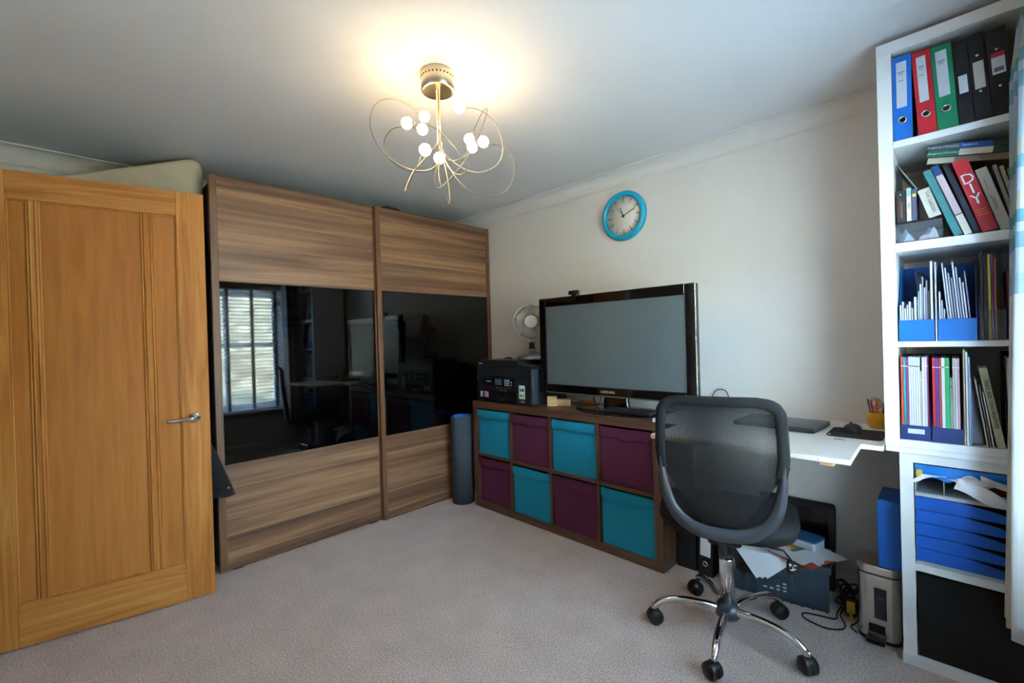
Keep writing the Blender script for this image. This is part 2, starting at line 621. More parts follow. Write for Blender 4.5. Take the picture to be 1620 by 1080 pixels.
# ================================================================ OAK DOOR
OAK_V = wood('oak_upright', '#9d5e24', '#ba7934', '#cc924c', 2, freq=30, along=1.6, rough=.42, wavy=1.0, tone=.05)
OAK_H = wood('oak_rail', '#9d5e24', '#ba7934', '#cc924c', 0, freq=30, along=1.6, rough=.42, wavy=1.0, tone=.04)
OAK_P = wood('oak_panel', '#a56526', '#b4712e', '#bf7d38', 2, freq=40, along=2.5, rough=.42, wavy=.3, tone=.03)
dd = Vector((-0.186, -0.983)).normalized()
ang = math.atan2(dd.y, dd.x)
door = bpy.data.objects.new('door_1', None)
COL.objects.link(door)
door.location = (0.669, -2.078, 0.008)
door.rotation_euler = (0, 0, ang)
struct(door, 'open oak door with three upright panels and chrome lever handle', 'door')
# local x = from the latch edge to the hinge; the room side (towards the camera) is local +y
DW, DH, T = 0.785, 1.98, 0.035
def stile(a, b_):
    MB().box(a, b_, -T / 2, T / 2, 0, DH, .0015).build('stile', OAK_V, door)
stile(0, .112)
stile(.678, DW)
for z0, z1, nm in ((1.862, DH, 'top_rail'), (0, .18, 'bottom_rail')):
    MB().box(.1125, .6775, -T / 2, T / 2, z0, z1, .0015).build(nm, OAK_H, door)
def fielded(a, b_):
    p = MB()
    p.box(a, b_, -.007, .007, .178, 1.864)
    p.build('panel', OAK_P, door)
fielded(.110, .206)
fielded(.238, .588)
fielded(.612, .680)
for a, b_ in ((.204, .240), (.584, .614)):
    mm = MB()
    mm.prism([(a, -.012), (a + .006, -.017), (a + .010, -.013), (b_ - .010, -.013), (b_ - .006, -.017), (b_, -.012),
              (b_, .012), (b_ - .006, .017), (b_ - .010, .013), (a + .010, .013), (a + .006, .017), (a, .012)], .1805, 1.8615, axis=2)
    mm.build('mullion', OAK_V, door)
for (a, b_) in ((.112, .204), (.240, .584), (.614, .678)):
    bd = MB()
    for s_ in (1, -1):
        for (x0, x1, z0, z1) in ((a, a + .007, .18, 1.862), (b_ - .007, b_, .18, 1.862), (a + .007, b_ - .007, .18, .187), (a + .007, b_ - .007, 1.855, 1.862)):
            bd.box(x0, x1, *sorted((s_ * .007, s_ * .0135)), z0, z1, .002)
    bd.build('panel_bead', OAK_V, door)
for s_ in (1, -1):
    hd = MB()
    M_ = Matrix.Translation((.062, s_ * T / 2, .882)) @ Matrix.Rotation(R(-90 * s_), 4, 'X')
    hd.lathe([(.026, 0), (.026, .006), (.022, .010), (.010, .011), (.009, .045), (.0001, .045)], 24, M_)
    ho = hd.build('door_handle', M_CHROME, door)
    lv = MB()
    lv.tube(catmull([(.062, s_ * (T / 2 + .040), .882), (.075, s_ * (T / 2 + .046), .881), (.11, s_ * (T / 2 + .048), .879), (.168, s_ * (T / 2 + .044), .877)], 5), .0085, 10)
    lv.build('lever', M_CHROME, ho)
for z in (.22, 1.0, 1.75):
    MB().cyl((DW + .004, T / 2, z - .045), (DW + .004, T / 2, z + .045), .006).build('hinge', M_STEEL, door)
fr = MB()
fr.box(DX0, DX0 + .028, Y0 - .1, Y0, 0, DZ)
fr.box(DX1 - .028, DX1, Y0 - .1, Y0, 0, DZ)
fr.box(DX0 + .028, DX1 - .028, Y0 - .1, Y0, DZ - .028, DZ)
struct(fr.build('trim_5', M_WHITE), 'white door lining in the doorway', 'door frame')
fr = MB()
fr.box(DX0 - .06, DX0 + .01, Y0, Y0 + .015, 0, DZ + .05)
fr.box(DX1 - .01, DX1 + .06, Y0, Y0 + .015, 0, DZ + .05)
fr.box(DX0 + .01, DX1 - .01, Y0, Y0 + .015, DZ - .01, DZ + .05)
struct(fr.build('trim_6', M_WHITE), 'white architrave around the doorway', 'door frame')

# ================================================================ WARDROBE
WAL = wood('walnut_laminate', '#4b3021', '#7a573c', '#a57d59', 1, freq=17, along=.55, rough=.45, wavy=.5, tone=.10)
WAL_L = mat('walnut_pale_line', '#a07d5b', .45)
WAL_E = wood('walnut_edge', '#4e3320', '#6d4a2e', '#82593a', 2, freq=60, along=2, rough=.45, wavy=.3)
M_DKSIDE = mat('dark_carcass', '#1d1613', 0.5)
M_BGLASS = mat('black_glass', '#030304', 0.03, spec=0.45, ior=1.5)
GX, WL, WM, WR, WH = 0.5085, -2.0166, -1.041, -0.0085, 2.168
wd = thing('sliding_wardrobe', 'tall walnut wardrobe with two sliding doors and black glass middle panels', 'wardrobe', (0, 0, 0))
WD0, WDF = -.105, GX - .075
for y0, y1 in ((WL + .012, WL + .032), (WR - .030, WR - .010)):
    MB().box(WD0, WDF, y0, y1, 0, WH - .03).build('side_panel', M_DKSIDE, wd)
MB().box(WD0, WDF, WL + .032, WR - .03, WH - .06, WH - .03).build('top_panel', M_DKSIDE, wd)
MB().box(WD0, WDF, WL + .032, WR - .03, .02, .06).build('bottom_panel', M_DKSIDE, wd)
MB().box(WD0, WD0 + .01, WL + .032, WR - .03, .06, WH - .06).build('back_panel', M_DKSIDE, wd)
MB().box(WDF, GX - .047, WL + .012, WR - .01, WH - .029, WH - .008).build('upper_track', M_DKSIDE, wd)
MB().box(WDF, GX - .047, WL + .012, WR - .01, 0, .012).build('lower_track', M_DKSIDE, wd)
PZ = [0.012, .070, .195, .330, .455, .583]
PZU = [1.589, 1.79, 1.94, 2.07, WH - .004]
def sliding_door(y0, y1, xf):
    """stiles + planks + glass; front face at x = xf"""
    fb = MB()
    sw = .036
    fb.box(xf - .02, xf + .006, y0, y0 + sw, .006, WH, .002)
    fb.box(xf - .02, xf + .006, y1 - sw, y1, .006, WH, .002)
    fb.box(xf - .018, xf + .001, y0 + sw, y1 - sw, .006, .012)
    fb.box(xf - .018, xf + .001, y0 + sw, y1 - sw, WH - .004, WH)
    d = fb.build('sliding_door', WAL_E, wd)
    for zs in (PZ, PZU):
        for a, b_ in zip(zs[:-1], zs[1:]):
            MB().box(xf - .016, xf, y0 + sw, y1 - sw, a + .0016, b_ - .0016, .0008).build('plank', WAL, d)
        for a in zs[1:-1]:
            MB().box(xf - .016, xf - .0006, y0 + sw, y1 - sw, a - .0016, a + .0016).build('inlay_line', WAL_L, d)
    MB().box(xf - .014, xf - .003, y0 + sw, y1 - sw, .583, 1.589).build('glass_panel', M_BGLASS, d)
    return d
sliding_door(WL, WM + .012, GX - .026)
sliding_door(WM - .018, WR, GX)
for y in (WL + .06, WM - .1):
    MB().box(GX - .04, GX - .028, y, y + .05, .0, .008).build('door_foot', M_DKSIDE, wd)

# flat black bag lying on the wardrobe
bgm = MB()
bgm.grid(lambda u, v: ((u - .5) * .30, (v - .5) * .22, .106 * (1 - (2 * u - 1) ** 4) * (1 - (2 * v - 1) ** 4) ), 10, 10, 0)
bgm.box(-.15, .15, -.11, .11, -.001, .002)
tag(bgm.build('bag', M_BLKF, None, (.281, -.84, WH - .03 + .0008)), 'flat black bag lying on top of the walnut wardrobe', 'bag')

# foam mattress propped upright behind the door
M_FOAM = mat('beige_cover', '#b5a98f', 0.9, var=.06, scale=6, bump=.15, bscale=60)
fm = MB()
fm.prism([(-2.80, .002), (-2.07, .002), (-2.012, 2.20), (-2.02, 2.268), (-2.07, 2.276), (-2.76, 1.985)], .20, .36, axis=0, bev=.035, seg=4, smooth=True)
fmo = tag(fm.build('foam_mattress', M_FOAM), 'beige fabric covered foam mattress propped upright behind the oak door', 'mattress')

# dark coat hanging from a hook on the back of the door
M_COAT = mat('coat_cloth', '#121419', 0.85, var=.2, scale=80, bump=.25, bscale=30, sheen=.1)
ct = thing('coat', 'black coat hanging behind the oak door with its hem showing', 'coat', (.552, -2.12, .43))
def coatf(u, v):
    # u across (towards +y), v up; the skirt flares out below
    z = v * 1.18
    yr = .045 + .130 * max(0, 1 - z / .34) ** .8
    yl = -.20 + .10 * max(0, v - .75) / .25
    x = .016 * math.sin(u * 16 + v * 2) * (1 - .4 * v) - .010
    x += .055 * max(0, (v - .5) / .5) ** 1.5
    return (x, yl + (yr - yl) * u, z + .035 * (1 - v) * (1 - u) ** 2)
cb_ = MB().grid(coatf, 26, 20, .012)
cb_.build('cloth', M_COAT, ct)
MB().lathe([(.006, 0), (.006, .002), (.0001, .003)], 10, Matrix.Translation((.012, .135, .05)) @ Matrix.Rotation(R(90), 4, 'Y')).build('stud', M_CHROME, ct)
MB().tube([(.040, -.02, 1.15), (.060, -.02, 1.24), (.0885, -.02, 1.27)], .004, 6).build('hanging_loop', M_COAT, ct)

# ================================================================ CUBE SHELF AND BOXES
WEN_H = wood('wenge_rail', '#38231a', '#583b28', '#704f37', 0, freq=50, along=1.5, rough=.42, wavy=.4)
WEN_V = wood('wenge_upright', '#38231a', '#583b28', '#704f37', 2, freq=50, along=1.5, rough=.42, wavy=.4)
CX, CF, CD, CH, CW = .7535, -.44, .385, .779, 1.49
cub = thing('cube_shelf', 'dark brown low cube shelf unit of two rows and four columns', 'shelf unit', (CX, CF, 0))
FT, DT = .048, .018
cell = (CW - 2 * FT - 3 * DT) / 4
cellh = (CH - 2 * FT - DT) / 2
MB().box(0, CW, 0, CD, CH - FT, CH, .0015).build('top_board', WEN_H, cub)
MB().box(0, CW, 0, CD, 0.0, FT, .0015).build('bottom_board', WEN_H, cub)
for x in (0, CW - FT):
    MB().box(x, x + FT, .0005, CD, FT, CH - FT, .001).build('side_board', WEN_V, cub)
for k in range(1, 4):
    x = FT + k * cell + (k - 1) * DT
    MB().box(x, x + DT, .001, CD, FT, CH - FT).build('divider', WEN_V, cub)
for k in range(4):
    x = FT + k * (cell + DT)
    MB().box(x, x + cell, .001, CD, FT + cellh, FT + cellh + DT).build('shelf_board', WEN_H, cub)
M_TEAL = mat('teal_fabric', '#0684a0', .85, var=.05, scale=200, bump=.12, bscale=14)
M_PLUM = mat('plum_fabric', '#551d3a', .9, var=.08, scale=200, bump=.12, bscale=14)
box_names = [['under the printer', 'beside the teal box under the printer', 'below the television stand', 'behind the office chair back'],
             ['in the lower corner beside the rolled mat', 'below the plum box next to the printer', 'below the teal box under the television', 'in the lower corner nearest the desk']]
def storage_box(col, row, material, colname, where):
    x0 = CX + FT + col * (cell + DT) + .006
    z0 = FT + (cellh + DT) * (1 - row) + .0005
    wdt, hgt, dep = cell - .012, cellh - .010 - random.random() * .006, .34
    yo = CF + .012 + random.random() * .008
    t_ = thing('storage_box', '%s fabric storage box %s' % (colname, where), 'storage box', (x0 + wdt / 2, yo, z0), 0, 'fabric boxes in the cube shelf')
    b = MB()
    ph = random.random() * 6
    # softly bulging front, side and back walls as one open tub
    th = .006
    def front(u, v):
        bulge = -.006 * math.sin(math.pi * u) * math.sin(math.pi * min(1, v * 1.05))
        top = -.004 * abs(math.sin(u * 3 + ph)) if v > .97 else 0
        return ((u - .5) * wdt, bulge, v * hgt + top)
    b.grid(front, 12, 12, -th)
    b.box(-wdt / 2, -wdt / 2 + th, .007, dep, 0, hgt)
    b.box(wdt / 2 - th, wdt / 2, .007, dep, 0, hgt)
    b.box(-wdt / 2 + th, wdt / 2 - th, dep - th, dep, 0, hgt)
    b.box(-wdt / 2 + th, wdt / 2 - th, .007, dep - th, 0, th)
    b.build('tub', material, t_)
    # folded-over top band with a wrinkled lower edge
    hm = MB()
    sag = random.uniform(.004, .016)
    def band(u, v):
        zz = hgt - .001 - (1 - v) * (.052 + sag * math.sin(u * math.pi * 1.0 + ph * .2) + .004 * math.sin(u * 14 + ph))
        return ((u - .5) * (wdt - .001), -.0095 - .004 * math.sin(math.pi * v) - .004 * math.sin(math.pi * u) - .002 * math.sin(u * 11 + ph + v * 3) * (1 - v), zz)
    hm.grid(band, 24, 5, -.004)
    hm.build('top_band', material, t_)
for row in range(2):
    for col in range(4):
        teal = (row + col) % 2 == 0
        storage_box(col, row, M_TEAL if teal else M_PLUM, 'teal' if teal else 'plum', box_names[row][col])

# ---- rolled exercise mat between the wardrobe and the cube shelf
M_MATG = mat('mat_grey', '#3c454c', .8, bump=.15, bscale=400)
M_MATB = mat('mat_blue', '#1f62c4', .75, bump=.1, bscale=300)
rm = thing('rolled_exercise_mat', 'rolled grey exercise mat with blue inner face standing on end', 'exercise mat', (.628, -.452, 0))
def spiral(r0, r1, turns, off):
    n = int(turns * 28)
    return [((r0 + (r1 - r0) * i / n + off) * math.cos(2 * math.pi * turns * i / n + 0.2), (r0 + (r1 - r0) * i / n + off) * math.sin(2 * math.pi * turns * i / n + 0.2)) for i in range(n + 1)]
def spiral_sheet(name, m_, off, th):
    P_ = spiral(.056, .086, 2.3, off)
    g = MB()
    n = len(P_) - 1
    g.grid(lambda u, v: (P_[round(u * n)][0], P_[round(u * n)][1], .001 + v * .650 + .008 * math.sin(u * 9) * v), n, 1, th)
    g.build(name, m_, rm)
spiral_sheet('outer_face', M_MATG, .004, .0035)
spiral_sheet('inner_face', M_MATB, -.0005, .0035)

# ================================================================ PRINTER
M_PRN = mat('printer_black', '#1b1e23', .42, bump=.05, bscale=900)
M_PRN2 = mat('printer_gloss', '#15171b', .2)
M_PRNG = mat('printer_grey', '#2f3841', .4)
M_KEY = mat('key_light', '#aab2ba', .5)
pr = thing('printer', 'black all in one printer with fan on top beside the television', 'printer', (1.06, -.415, CH))
W2 = .285
b = MB()
b.prism(rrect(.57, .372, .022, 4, 0, .187), .006, .195, axis=2)
b.build('body', M_PRN, pr)
MB().prism(rrect(.57, .372, .022, 4, 0, .187), .197, .252, axis=2).build('scanner_lid', M_PRN, pr)
adf = MB()
adf.prism([(-.283, .2525), (.13, .2525), (.165, .258), (.145, .285), (.125, .302), (-.283, .302)], .01, .25, axis=1, bev=.004, seg=2)
adf.build('document_feeder', M_PRN, pr)
MB().prism([(.168, .254), (.275, .254), (.275, .262), (.158, .272)], .02, .24, axis=1).build('paper_chute', M_BLKM, pr)
MB().box(.262, .2855, -.0015, .06, .012, .248, .006, seg=2).build('corner_trim', M_PRNG, pr)
cpn = MB().box(-.185, .135, -.016, .004, .118, .180, .003)
cpn = cpn.build('control_panel', M_PRN2, pr)
MB().box(-.06, .005, -.0175, -.015, .130, .172).build('screen', mat('lcd', '#4a5660', .25), cpn)
for r_ in range(4):
    for c_ in range(3):
        MB().box(.035 + c_ * .018, .047 + c_ * .018, -.019, -.015, .128 + r_ * .012, .134 + r_ * .012, .001).build('key', M_KEY, cpn)
for k in range(2):
    MB().box(.098, .106, -.019, -.015, .130 + k * .02, .137 + k * .02, .001).build('key', M_KEY, cpn)
M_AMB = mat('panel_icon', '#a8924a', .5)
for k in range(6):
    MB().box(-.07 + k * .028, -.060 + k * .028, -.003, .002, .1075, .1125).build('icon', M_AMB if k % 2 else M_KEY, pr)
MB().box(-.19, .142, -.004, .003, .082, .104).build('output_slot', M_BLKM, pr)
tr = MB().box(-.2, .135, -.006, .005, .010, .075, .003).build('paper_tray', M_PRN2, pr)
MB().box(-.04, .03, -.0075, -.005, .02, .045, .002).build('tray_window', M_BLKM, tr)
MB().prism([(-.035, .085), (.045, .085), (.03, .1), (-.02, .1)], -.012, .0, axis=1).build('tray_grip', M_PRNG, pr)
MB().box(.146, .148, -.002, .002, .008, .195).build('seam', M_PRNG, pr)
st = MB().box(-.23, -.148, -.0076, -.0060, .035, .075).build('sticker', mat('sticker_white', '#cfd6da', .5), tr)
MB().box(-.182, -.149, -.0082, -.0075, .036, .074).build('sticker_print', mat('sticker_pink', '#d8628a', .5), st)
MB().box(-.209, -.183, -.0082, -.0075, .036, .074).build('sticker_print', mat('sticker_navy', '#2b5670', .5), st)
st = MB().box(.158, .212, -.0012, .0002, .045, .135).build('energy_label', mat('label_pale', '#c9dcc9', .5), pr)
for k, c in enumerate(('#5c8f3c', '#9db83c', '#3a78b8', '#2a3f70')):
    MB().box(.165 + (k % 2) * .022, .185 + (k % 2) * .02, -.0018, -.001, .056 + (k // 2) * .038, .076 + (k // 2) * .038).build('label_print', mat('lbl%d' % k, c, .5), st)
MB().box(.175, .205, -.0012, .0002, .02, .032).build('small_label', mat('label_grey', '#8e8a98', .5), pr)
MB().box(.2845, .2862, .33, .372, .168, .198).build('side_label', M_PAPER, pr)
MB().box(-.262, -.222, .0085, .0105, .274, .281).build('maker_mark', M_KEY, pr)
MB().box(-.155, -.105, -.0168, -.0155, .150, .154).build('panel_mark', M_KEY, cpn)
MB().box(-.272, -.262, -.001, .001, .17, .175).build('power_light', M_KEY, pr)

# ================================================================ FAN
M_FAN = mat('fan_silver', '#b9bbbb', .28, .9)
M_FANB = mat('fan_blade', '#a5a198', .35, .1)
fa = thing('desk_fan', 'small silver desk fan standing on the printer', 'fan', (1.165, -.215, CH + .3025), R(40))
# local -y is the front of the fan
b = MB()
b.lathe([(.0001, 0), (.112, 0), (.115, .008), (.106, .022), (.065, .040), (.032, .052), (.019, .068), (.015, .11)], 32)
b.build('base', mat('fan_base', '#85888a', .3, .85), fa)
MB().lathe([(.016, .0), (.021, .008), (.022, .02), (.016, .028), (.021, .034), (.02, .045), (.014, .05)], 20, Matrix.Translation((0, .0, .07))).build('neck', M_BLK, fa)
cz_ = .262
Mh = Matrix.Translation((0, -.015, cz_)) @ Matrix.Rotation(R(-84), 4, 'X')      # local z -> -y, slightly up
Mh = Matrix.Translation((0, -.015, cz_)) @ Matrix.Rotation(R(82), 4, 'X')
mo = MB().lathe([(.0001, -.105), (.025, -.10), (.036, -.08), (.038, -.04), (.03, -.03), (.0001, -.03)], 20, Mh)
mo.build('motor', M_FAN, fa)
MB().tube([(0, 0, .11), (0, .02, .15), (0, .04, .22), (0, .045, .25)], .011, 10).build('yoke', M_FAN, fa)
cg = MB()
RC = .131
cg.tube([Mh @ Vector((RC * math.cos(a * math.pi / 24), RC * math.sin(a * math.pi / 24), 0)) for a in range(48)], .0042, 8, True)
for a in range(56):
    w_ = 2 * math.pi * a / 56
    for s_ in (1, -1):
        pts = [(RC, 0), (RC * .93, s_ * .022), (RC * .7, s_ * .033), (.042, s_ * .036)]
        cg.tube([Mh @ Vector((r_ * math.cos(w_ + s_ * (RC - r_) * 2), r_ * math.sin(w_ + s_ * (RC - r_) * 2), h_)) for r_, h_ in pts], .0014, 4)
for rr, hh in ((.1, .03), (.07, .0345)):
    for s_ in (1, -1):
        cg.tube([Mh @ Vector((rr * math.cos(a * math.pi / 20), rr * math.sin(a * math.pi / 20), hh * s_)) for a in range(40)], .0010, 4, True)
cg.build('cage', M_FAN, fa)
MB().lathe([(.044, .030), (.046, .036), (.040, .041), (.0001, .043)], 28, Mh).build('badge', mat('badge_white', '#dfe8ee', .25), fa)
for k in range(3):
    def bladef(u, v, k=k):
        r_ = .022 + u * .092
        a_ = 2 * math.pi * k / 3 + (v - .5) * (1.35 - .5 * abs(u - .55)) + u * .35
        return Mh @ Vector((r_ * math.cos(a_), r_ * math.sin(a_), (v - .5) * .03))
    MB().grid(bladef, 8, 8, .0016).build('blade', M_FANB, fa)
MB().lathe([(.0001, -.028), (.024, -.02), (.024, .014), (.0001, .02)], 20, Mh).build('hub', M_FANB, fa)
MB().box(-.012, .012, -.022, -.008, cz_ + RC - .004, cz_ + RC + .010, .002).build('cage_clip', M_FAN, fa)
# plug and lead lying on the printer beside the fan
cbm = MB().tube(catmull([(.02, 0, .006), (0, .01, .008), (-.03, -.005, .012), (-.015, -.03, .01), (.01, -.02, .016), (.03, .0, .012)], 6), .004, 6)
tag(cbm.build('fan_lead', M_BLK, None, (1.030, -.315, CH + .3025)), 'coiled black lead lying on the printer beside the fan', 'cable')

# ================================================================ TELEVISION
M_TVB = mat('tv_gloss', '#0a0909', .08, coat=.5)
M_SCR = mat('tv_screen', '#5a6668', .3, spec=.6)
tv = thing('television', 'large flat screen television with glossy black bezel on the cube shelf', 'television', (1.887, -.34, CH))
TW, Z0, Z1 = 1.040, .095, .708
b = MB()
bz, bzb = .056, .057
b.box(-TW / 2, -TW / 2 + bz, -.02, .018, Z0, Z1, .004)
b.box(TW / 2 - bz, TW / 2, -.02, .018, Z0, Z1, .004)
b.box(-TW / 2 + bz, TW / 2 - bz, -.02, .018, Z1 - bz, Z1, .004)
b.box(-TW / 2 + bz, TW / 2 - bz, -.02, .018, Z0, Z0 + bzb, .004)
b.build('bezel', M_TVB, tv)
MB().box(-TW / 2 + bz - .002, TW / 2 - bz + .002, -.014, .010, Z0 + bzb - .002, Z1 - bz + .002).build('screen', M_SCR, tv)
MB().prism([(-.45, Z0 + .05), (.45, Z0 + .05), (.48, Z1 - .06), (-.48, Z1 - .06)], .0185, .07, axis=1, bev=.015, seg=2).build('rear_case', M_BLKM, tv)
MB().box(-TW / 2 + .05, TW / 2 - .05, -.0205, -.0195, Z0 + .002, Z0 + .008).build('bottom_strip', mat('tv_strip', '#5a5652', .3), tv)
text('maker_name', 'SAMSUNG', .020, mat('logo_silver', '#b4b4b4', .4), tv, (-.005, -.0207, Z0 + .030), spacing=1.05)
nk = MB()
nk.prism([(-.085, .016), (.085, .016), (.07, .17), (-.07, .17)], .05, .08, axis=1, bev=.004)
nk.build('stand_neck', M_TVB, tv)
bs = MB()
Ms = Matrix.Translation((0, .045, 0)) @ Matrix.Diagonal((1, .46, 1, 1))
bs.lathe([(.0001, .001), (.265, .001), (.275, .006), (.27, .013), (.15, .017), (.0001, .018)], 48, Ms)
bs.build('stand_base', M_TVB, tv)
wc = thing('webcam', 'small black webcam clipped on top of the television', 'webcam', (1.655, -.352, CH + Z1))
MB().box(-.036, .036, -.016, .012, .006, .032, .006, seg=2).build('housing', M_BLK, wc)
MB().lathe([(.011, 0), (.011, .004), (.0001, .005)], 16, Matrix.Translation((.004, -.016, .019)) @ Matrix.Rotation(R(90), 4, 'X')).build('lens', mat('lens', '#05060a', .05), wc)
MB().box(.012, .030, -.0165, -.0155, .014, .024).build('light_ring', M_PRNG, wc)
MB().prism([(-.011, -.02), (-.011, .006), (.030, .006), (.030, .0), (-.006, .0005), (-.006, -.02)], -.014, .018, axis=0).build('clip', M_BLK, wc)

# keyboard lying on the television stand
kb = thing('keyboard', 'black keyboard lying on the television stand', 'keyboard', (2.02, -.36, CH + .0185), R(3))
MB().box(-.145, .145, -.055, .055, .0, .014, .004).build('case', M_BLK, kb)
k0 = None
for r_ in range(5):
    for c_ in range(14):
        lc = (-.132 + c_ * .0203, -.040 + r_ * .019, .014)
        if k0 is None:
            k0 = MB().box(-.008, .008, -.0075, .0075, 0, .006, .0015).build('key', M_BLKM, kb, lc)
        else:
            shared(k0, 'key', kb, lc)
# wooden phone stand
M_PINE = wood('pine', '#b98d56', '#d2a873', '#e0bd8c', 0, freq=60, along=4, rough=.5)
ws = thing('wooden_phone_stand', 'small pale wooden phone stand on the cube shelf between printer and television', 'phone stand', (1.439, -.262, CH), R(33))
MB().box(-.075, .075, -.022, .05, 0, .040, .003).build('block', M_PINE, ws)
MB().prism([(-.032, 0), (-.0225, 0), (-.0225, .058), (-.026, .064), (-.032, .050)], -.075, -.012, axis=0).build('lip', M_PINE, ws)
# small orange handled tool and blue pen by the TV
tl = thing('screwdriver', 'small orange handled screwdriver lying behind the wooden phone stand', 'screwdriver', (1.535, -.13, CH), R(15))
MB().cyl((-.01, 0, .012), (.09, 0, .012), .012, 10).build('handle', mat('tool_orange', '#c9701d', .4), tl)
MB().cyl((-.03, 0, .012), (-.01, 0, .012), .0115, 10).build('collar', mat('tool_teal', '#1c8f95', .4), tl)
MB().cyl((-.10, 0, .012), (-.03, 0, .012), .003, 8).build('shaft', M_STEEL, tl)
tp = MB()
tp.lathe([(.018, 0), (.026, 0), (.026, .02), (.018, .02), (.018, 0)], 20, cap=False)
tag(tp.build('tape_roll', mat('tape_tan', '#b98a4e', .5), None, (1.452, -.115, CH)), 'roll of tan tape behind the wooden phone stand', 'tape')
# TV leads
for i, (pts, lab) in enumerate([
    ([(1.72, -.22, CH + .19), (1.70, -.24, CH + .06), (1.735, -.25, CH + .022), (1.76, -.25, CH + .07), (1.775, -.24, CH + .19)], 'thin black lead looping below the television'),
    ([(1.80, -.22, CH + .16), (1.785, -.24, CH + .07), (1.80, -.25, CH + .023), (1.87, -.23, CH + .03)], 'thin black lead trailing onto the television stand'),
    ([(2.33, -.02, CH + .02), (2.345, -.02, CH + .09), (2.375, -.018, CH + .135), (2.42, -.016, CH + .13), (2.44, -.016, CH + .07), (2.445, -.016, CH + .03)], 'black lead arching against the wall beside the television')]):
    tag(MB().tube(catmull(pts, 8), .0028, 6).build('lead', M_BLK), lab, 'cable')

# ================================================================ CLOCK
M_CLK = mat('clock_turquoise', '#0aa3c6', .25, coat=.3)
M_DIAL = mat('clock_dial', '#dcd5cc', .45)
M_INK = mat('ink', '#22242a', .6)
ck = thing('wall_clock', 'round turquoise rimmed wall clock', 'clock', (1.812, -.002, 2.004))
Mc = Matrix.Rotation(R(90), 4, 'X')        # lathe axis -> -y
MB().lathe([(.124, .0), (.158, .0), (.160, .012), (.152, .028), (.138, .034), (.127, .028), (.124, .012)], 64, Mc, cap=False).build('rim', M_CLK, ck)
MB().lathe([(.0001, .0), (.1255, .0), (.1255, .010), (.0001, .010)], 48, Mc).build('dial', M_DIAL, ck)
def hand(name, a_deg, l0, l1, w_, d_):
    a_ = R(a_deg)
    dx, dz = math.sin(a_), math.cos(a_)
    px, pz = dz, -dx
    pts = [(dx * l0 - px * w_, dz * l0 - pz * w_), (dx * l0 + px * w_, dz * l0 + pz * w_), (dx * l1 + px * w_ * .6, dz * l1 + pz * w_ * .6), (dx * l1 - px * w_ * .6, dz * l1 - pz * w_ * .6)]
    MB().prism(pts, -d_, -d_ + .001, axis=1).build(name, M_INK, ck)
hand('hour_hand', -22, -.012, .062, .003, .015)
hand('minute_hand', 69, -.014, .092, .0024, .017)
hand('second_hand', -39, -.02, .085, .0008, .019)
MB().lathe([(.0001, .010), (.006, .010), (.006, .020), (.0001, .020)], 16, Mc).build('centre_pin', M_INK, ck)
for k in range(60):
    a_ = R(k * 6)
    big = k % 5 == 0
    l0, l1, w_ = (.104, .116, .0026) if big else (.111, .116, .0007)
    dx, dz = math.sin(a_), math.cos(a_)
    px, pz = dz, -dx
    MB().prism([(dx * l0 - px * w_, dz * l0 - pz * w_), (dx * l0 + px * w_, dz * l0 + pz * w_), (dx * l1 + px * w_, dz * l1 + pz * w_), (dx * l1 - px * w_, dz * l1 - pz * w_)], -.0108, -.0098, axis=1).build('marker', M_INK, ck)
    if big:
        n_ = (k // 5) or 12
        text('numeral', str(n_), .020, M_INK, ck, (dx * .092, -.0105, dz * .092), ext=.0002)

# ================================================================ CEILING LIGHT
M_BULB = emis('bulb_glow', (1.0, 0.72, 0.40, 1), LAMP_STRENGTH)
la = thing('ceiling_light', 'ceiling light with looping wire arms and small glowing round bulbs', 'ceiling light', (1.885, -1.518, H))
MB().lathe([(.0001, 0), (.064, 0), (.066, -.004), (.066, -.070), (.062, -.074), (.05, -.070), (.0001, -.068)], 40).build('canopy', M_SAT, la)
hm_ = None
for k in range(28):
    a_ = 2 * math.pi * k / 28
    if hm_ is None:
        hm_ = MB().lathe([(.0001, .0), (.0034, .0), (.0034, .0012), (.0001, .0012)], 8, Matrix.Rotation(R(90), 4, 'Y')).build('vent_hole', M_BLKM, la, (.0658 * math.cos(a_), .0658 * math.sin(a_), -.026), (0, 0, a_))
    else:
        shared(hm_, 'vent_hole', la, (.0658 * math.cos(a_), .0658 * math.sin(a_), -.026), (0, 0, a_))
MB().lathe([(.0075, -.068), (.0075, -.268), (.0095, -.273), (.0095, -.283), (.005, -.297), (.0001, -.305)], 16).build('stem', M_SAT, la)
ZS = 300 / 1246.0                  # scale of the traced zoom -> photograph pixels
LAMP_LOC = Vector((1.885, -1.518, H))
LAMP_D = (LAMP_LOC - CAM).dot(fw)
def lp(x, y, depth=0.0):
    """a traced point of the lamp and its offset in depth -> local position"""
    px, py_ = 560 + x * ZS, 80 + y * ZS
    d = fw + rt2 * ((px - 810) / F_PX) - up2 * ((py_ - 540) / F_PX)
    return CAM + d * (LAMP_D + depth) - LAMP_LOC
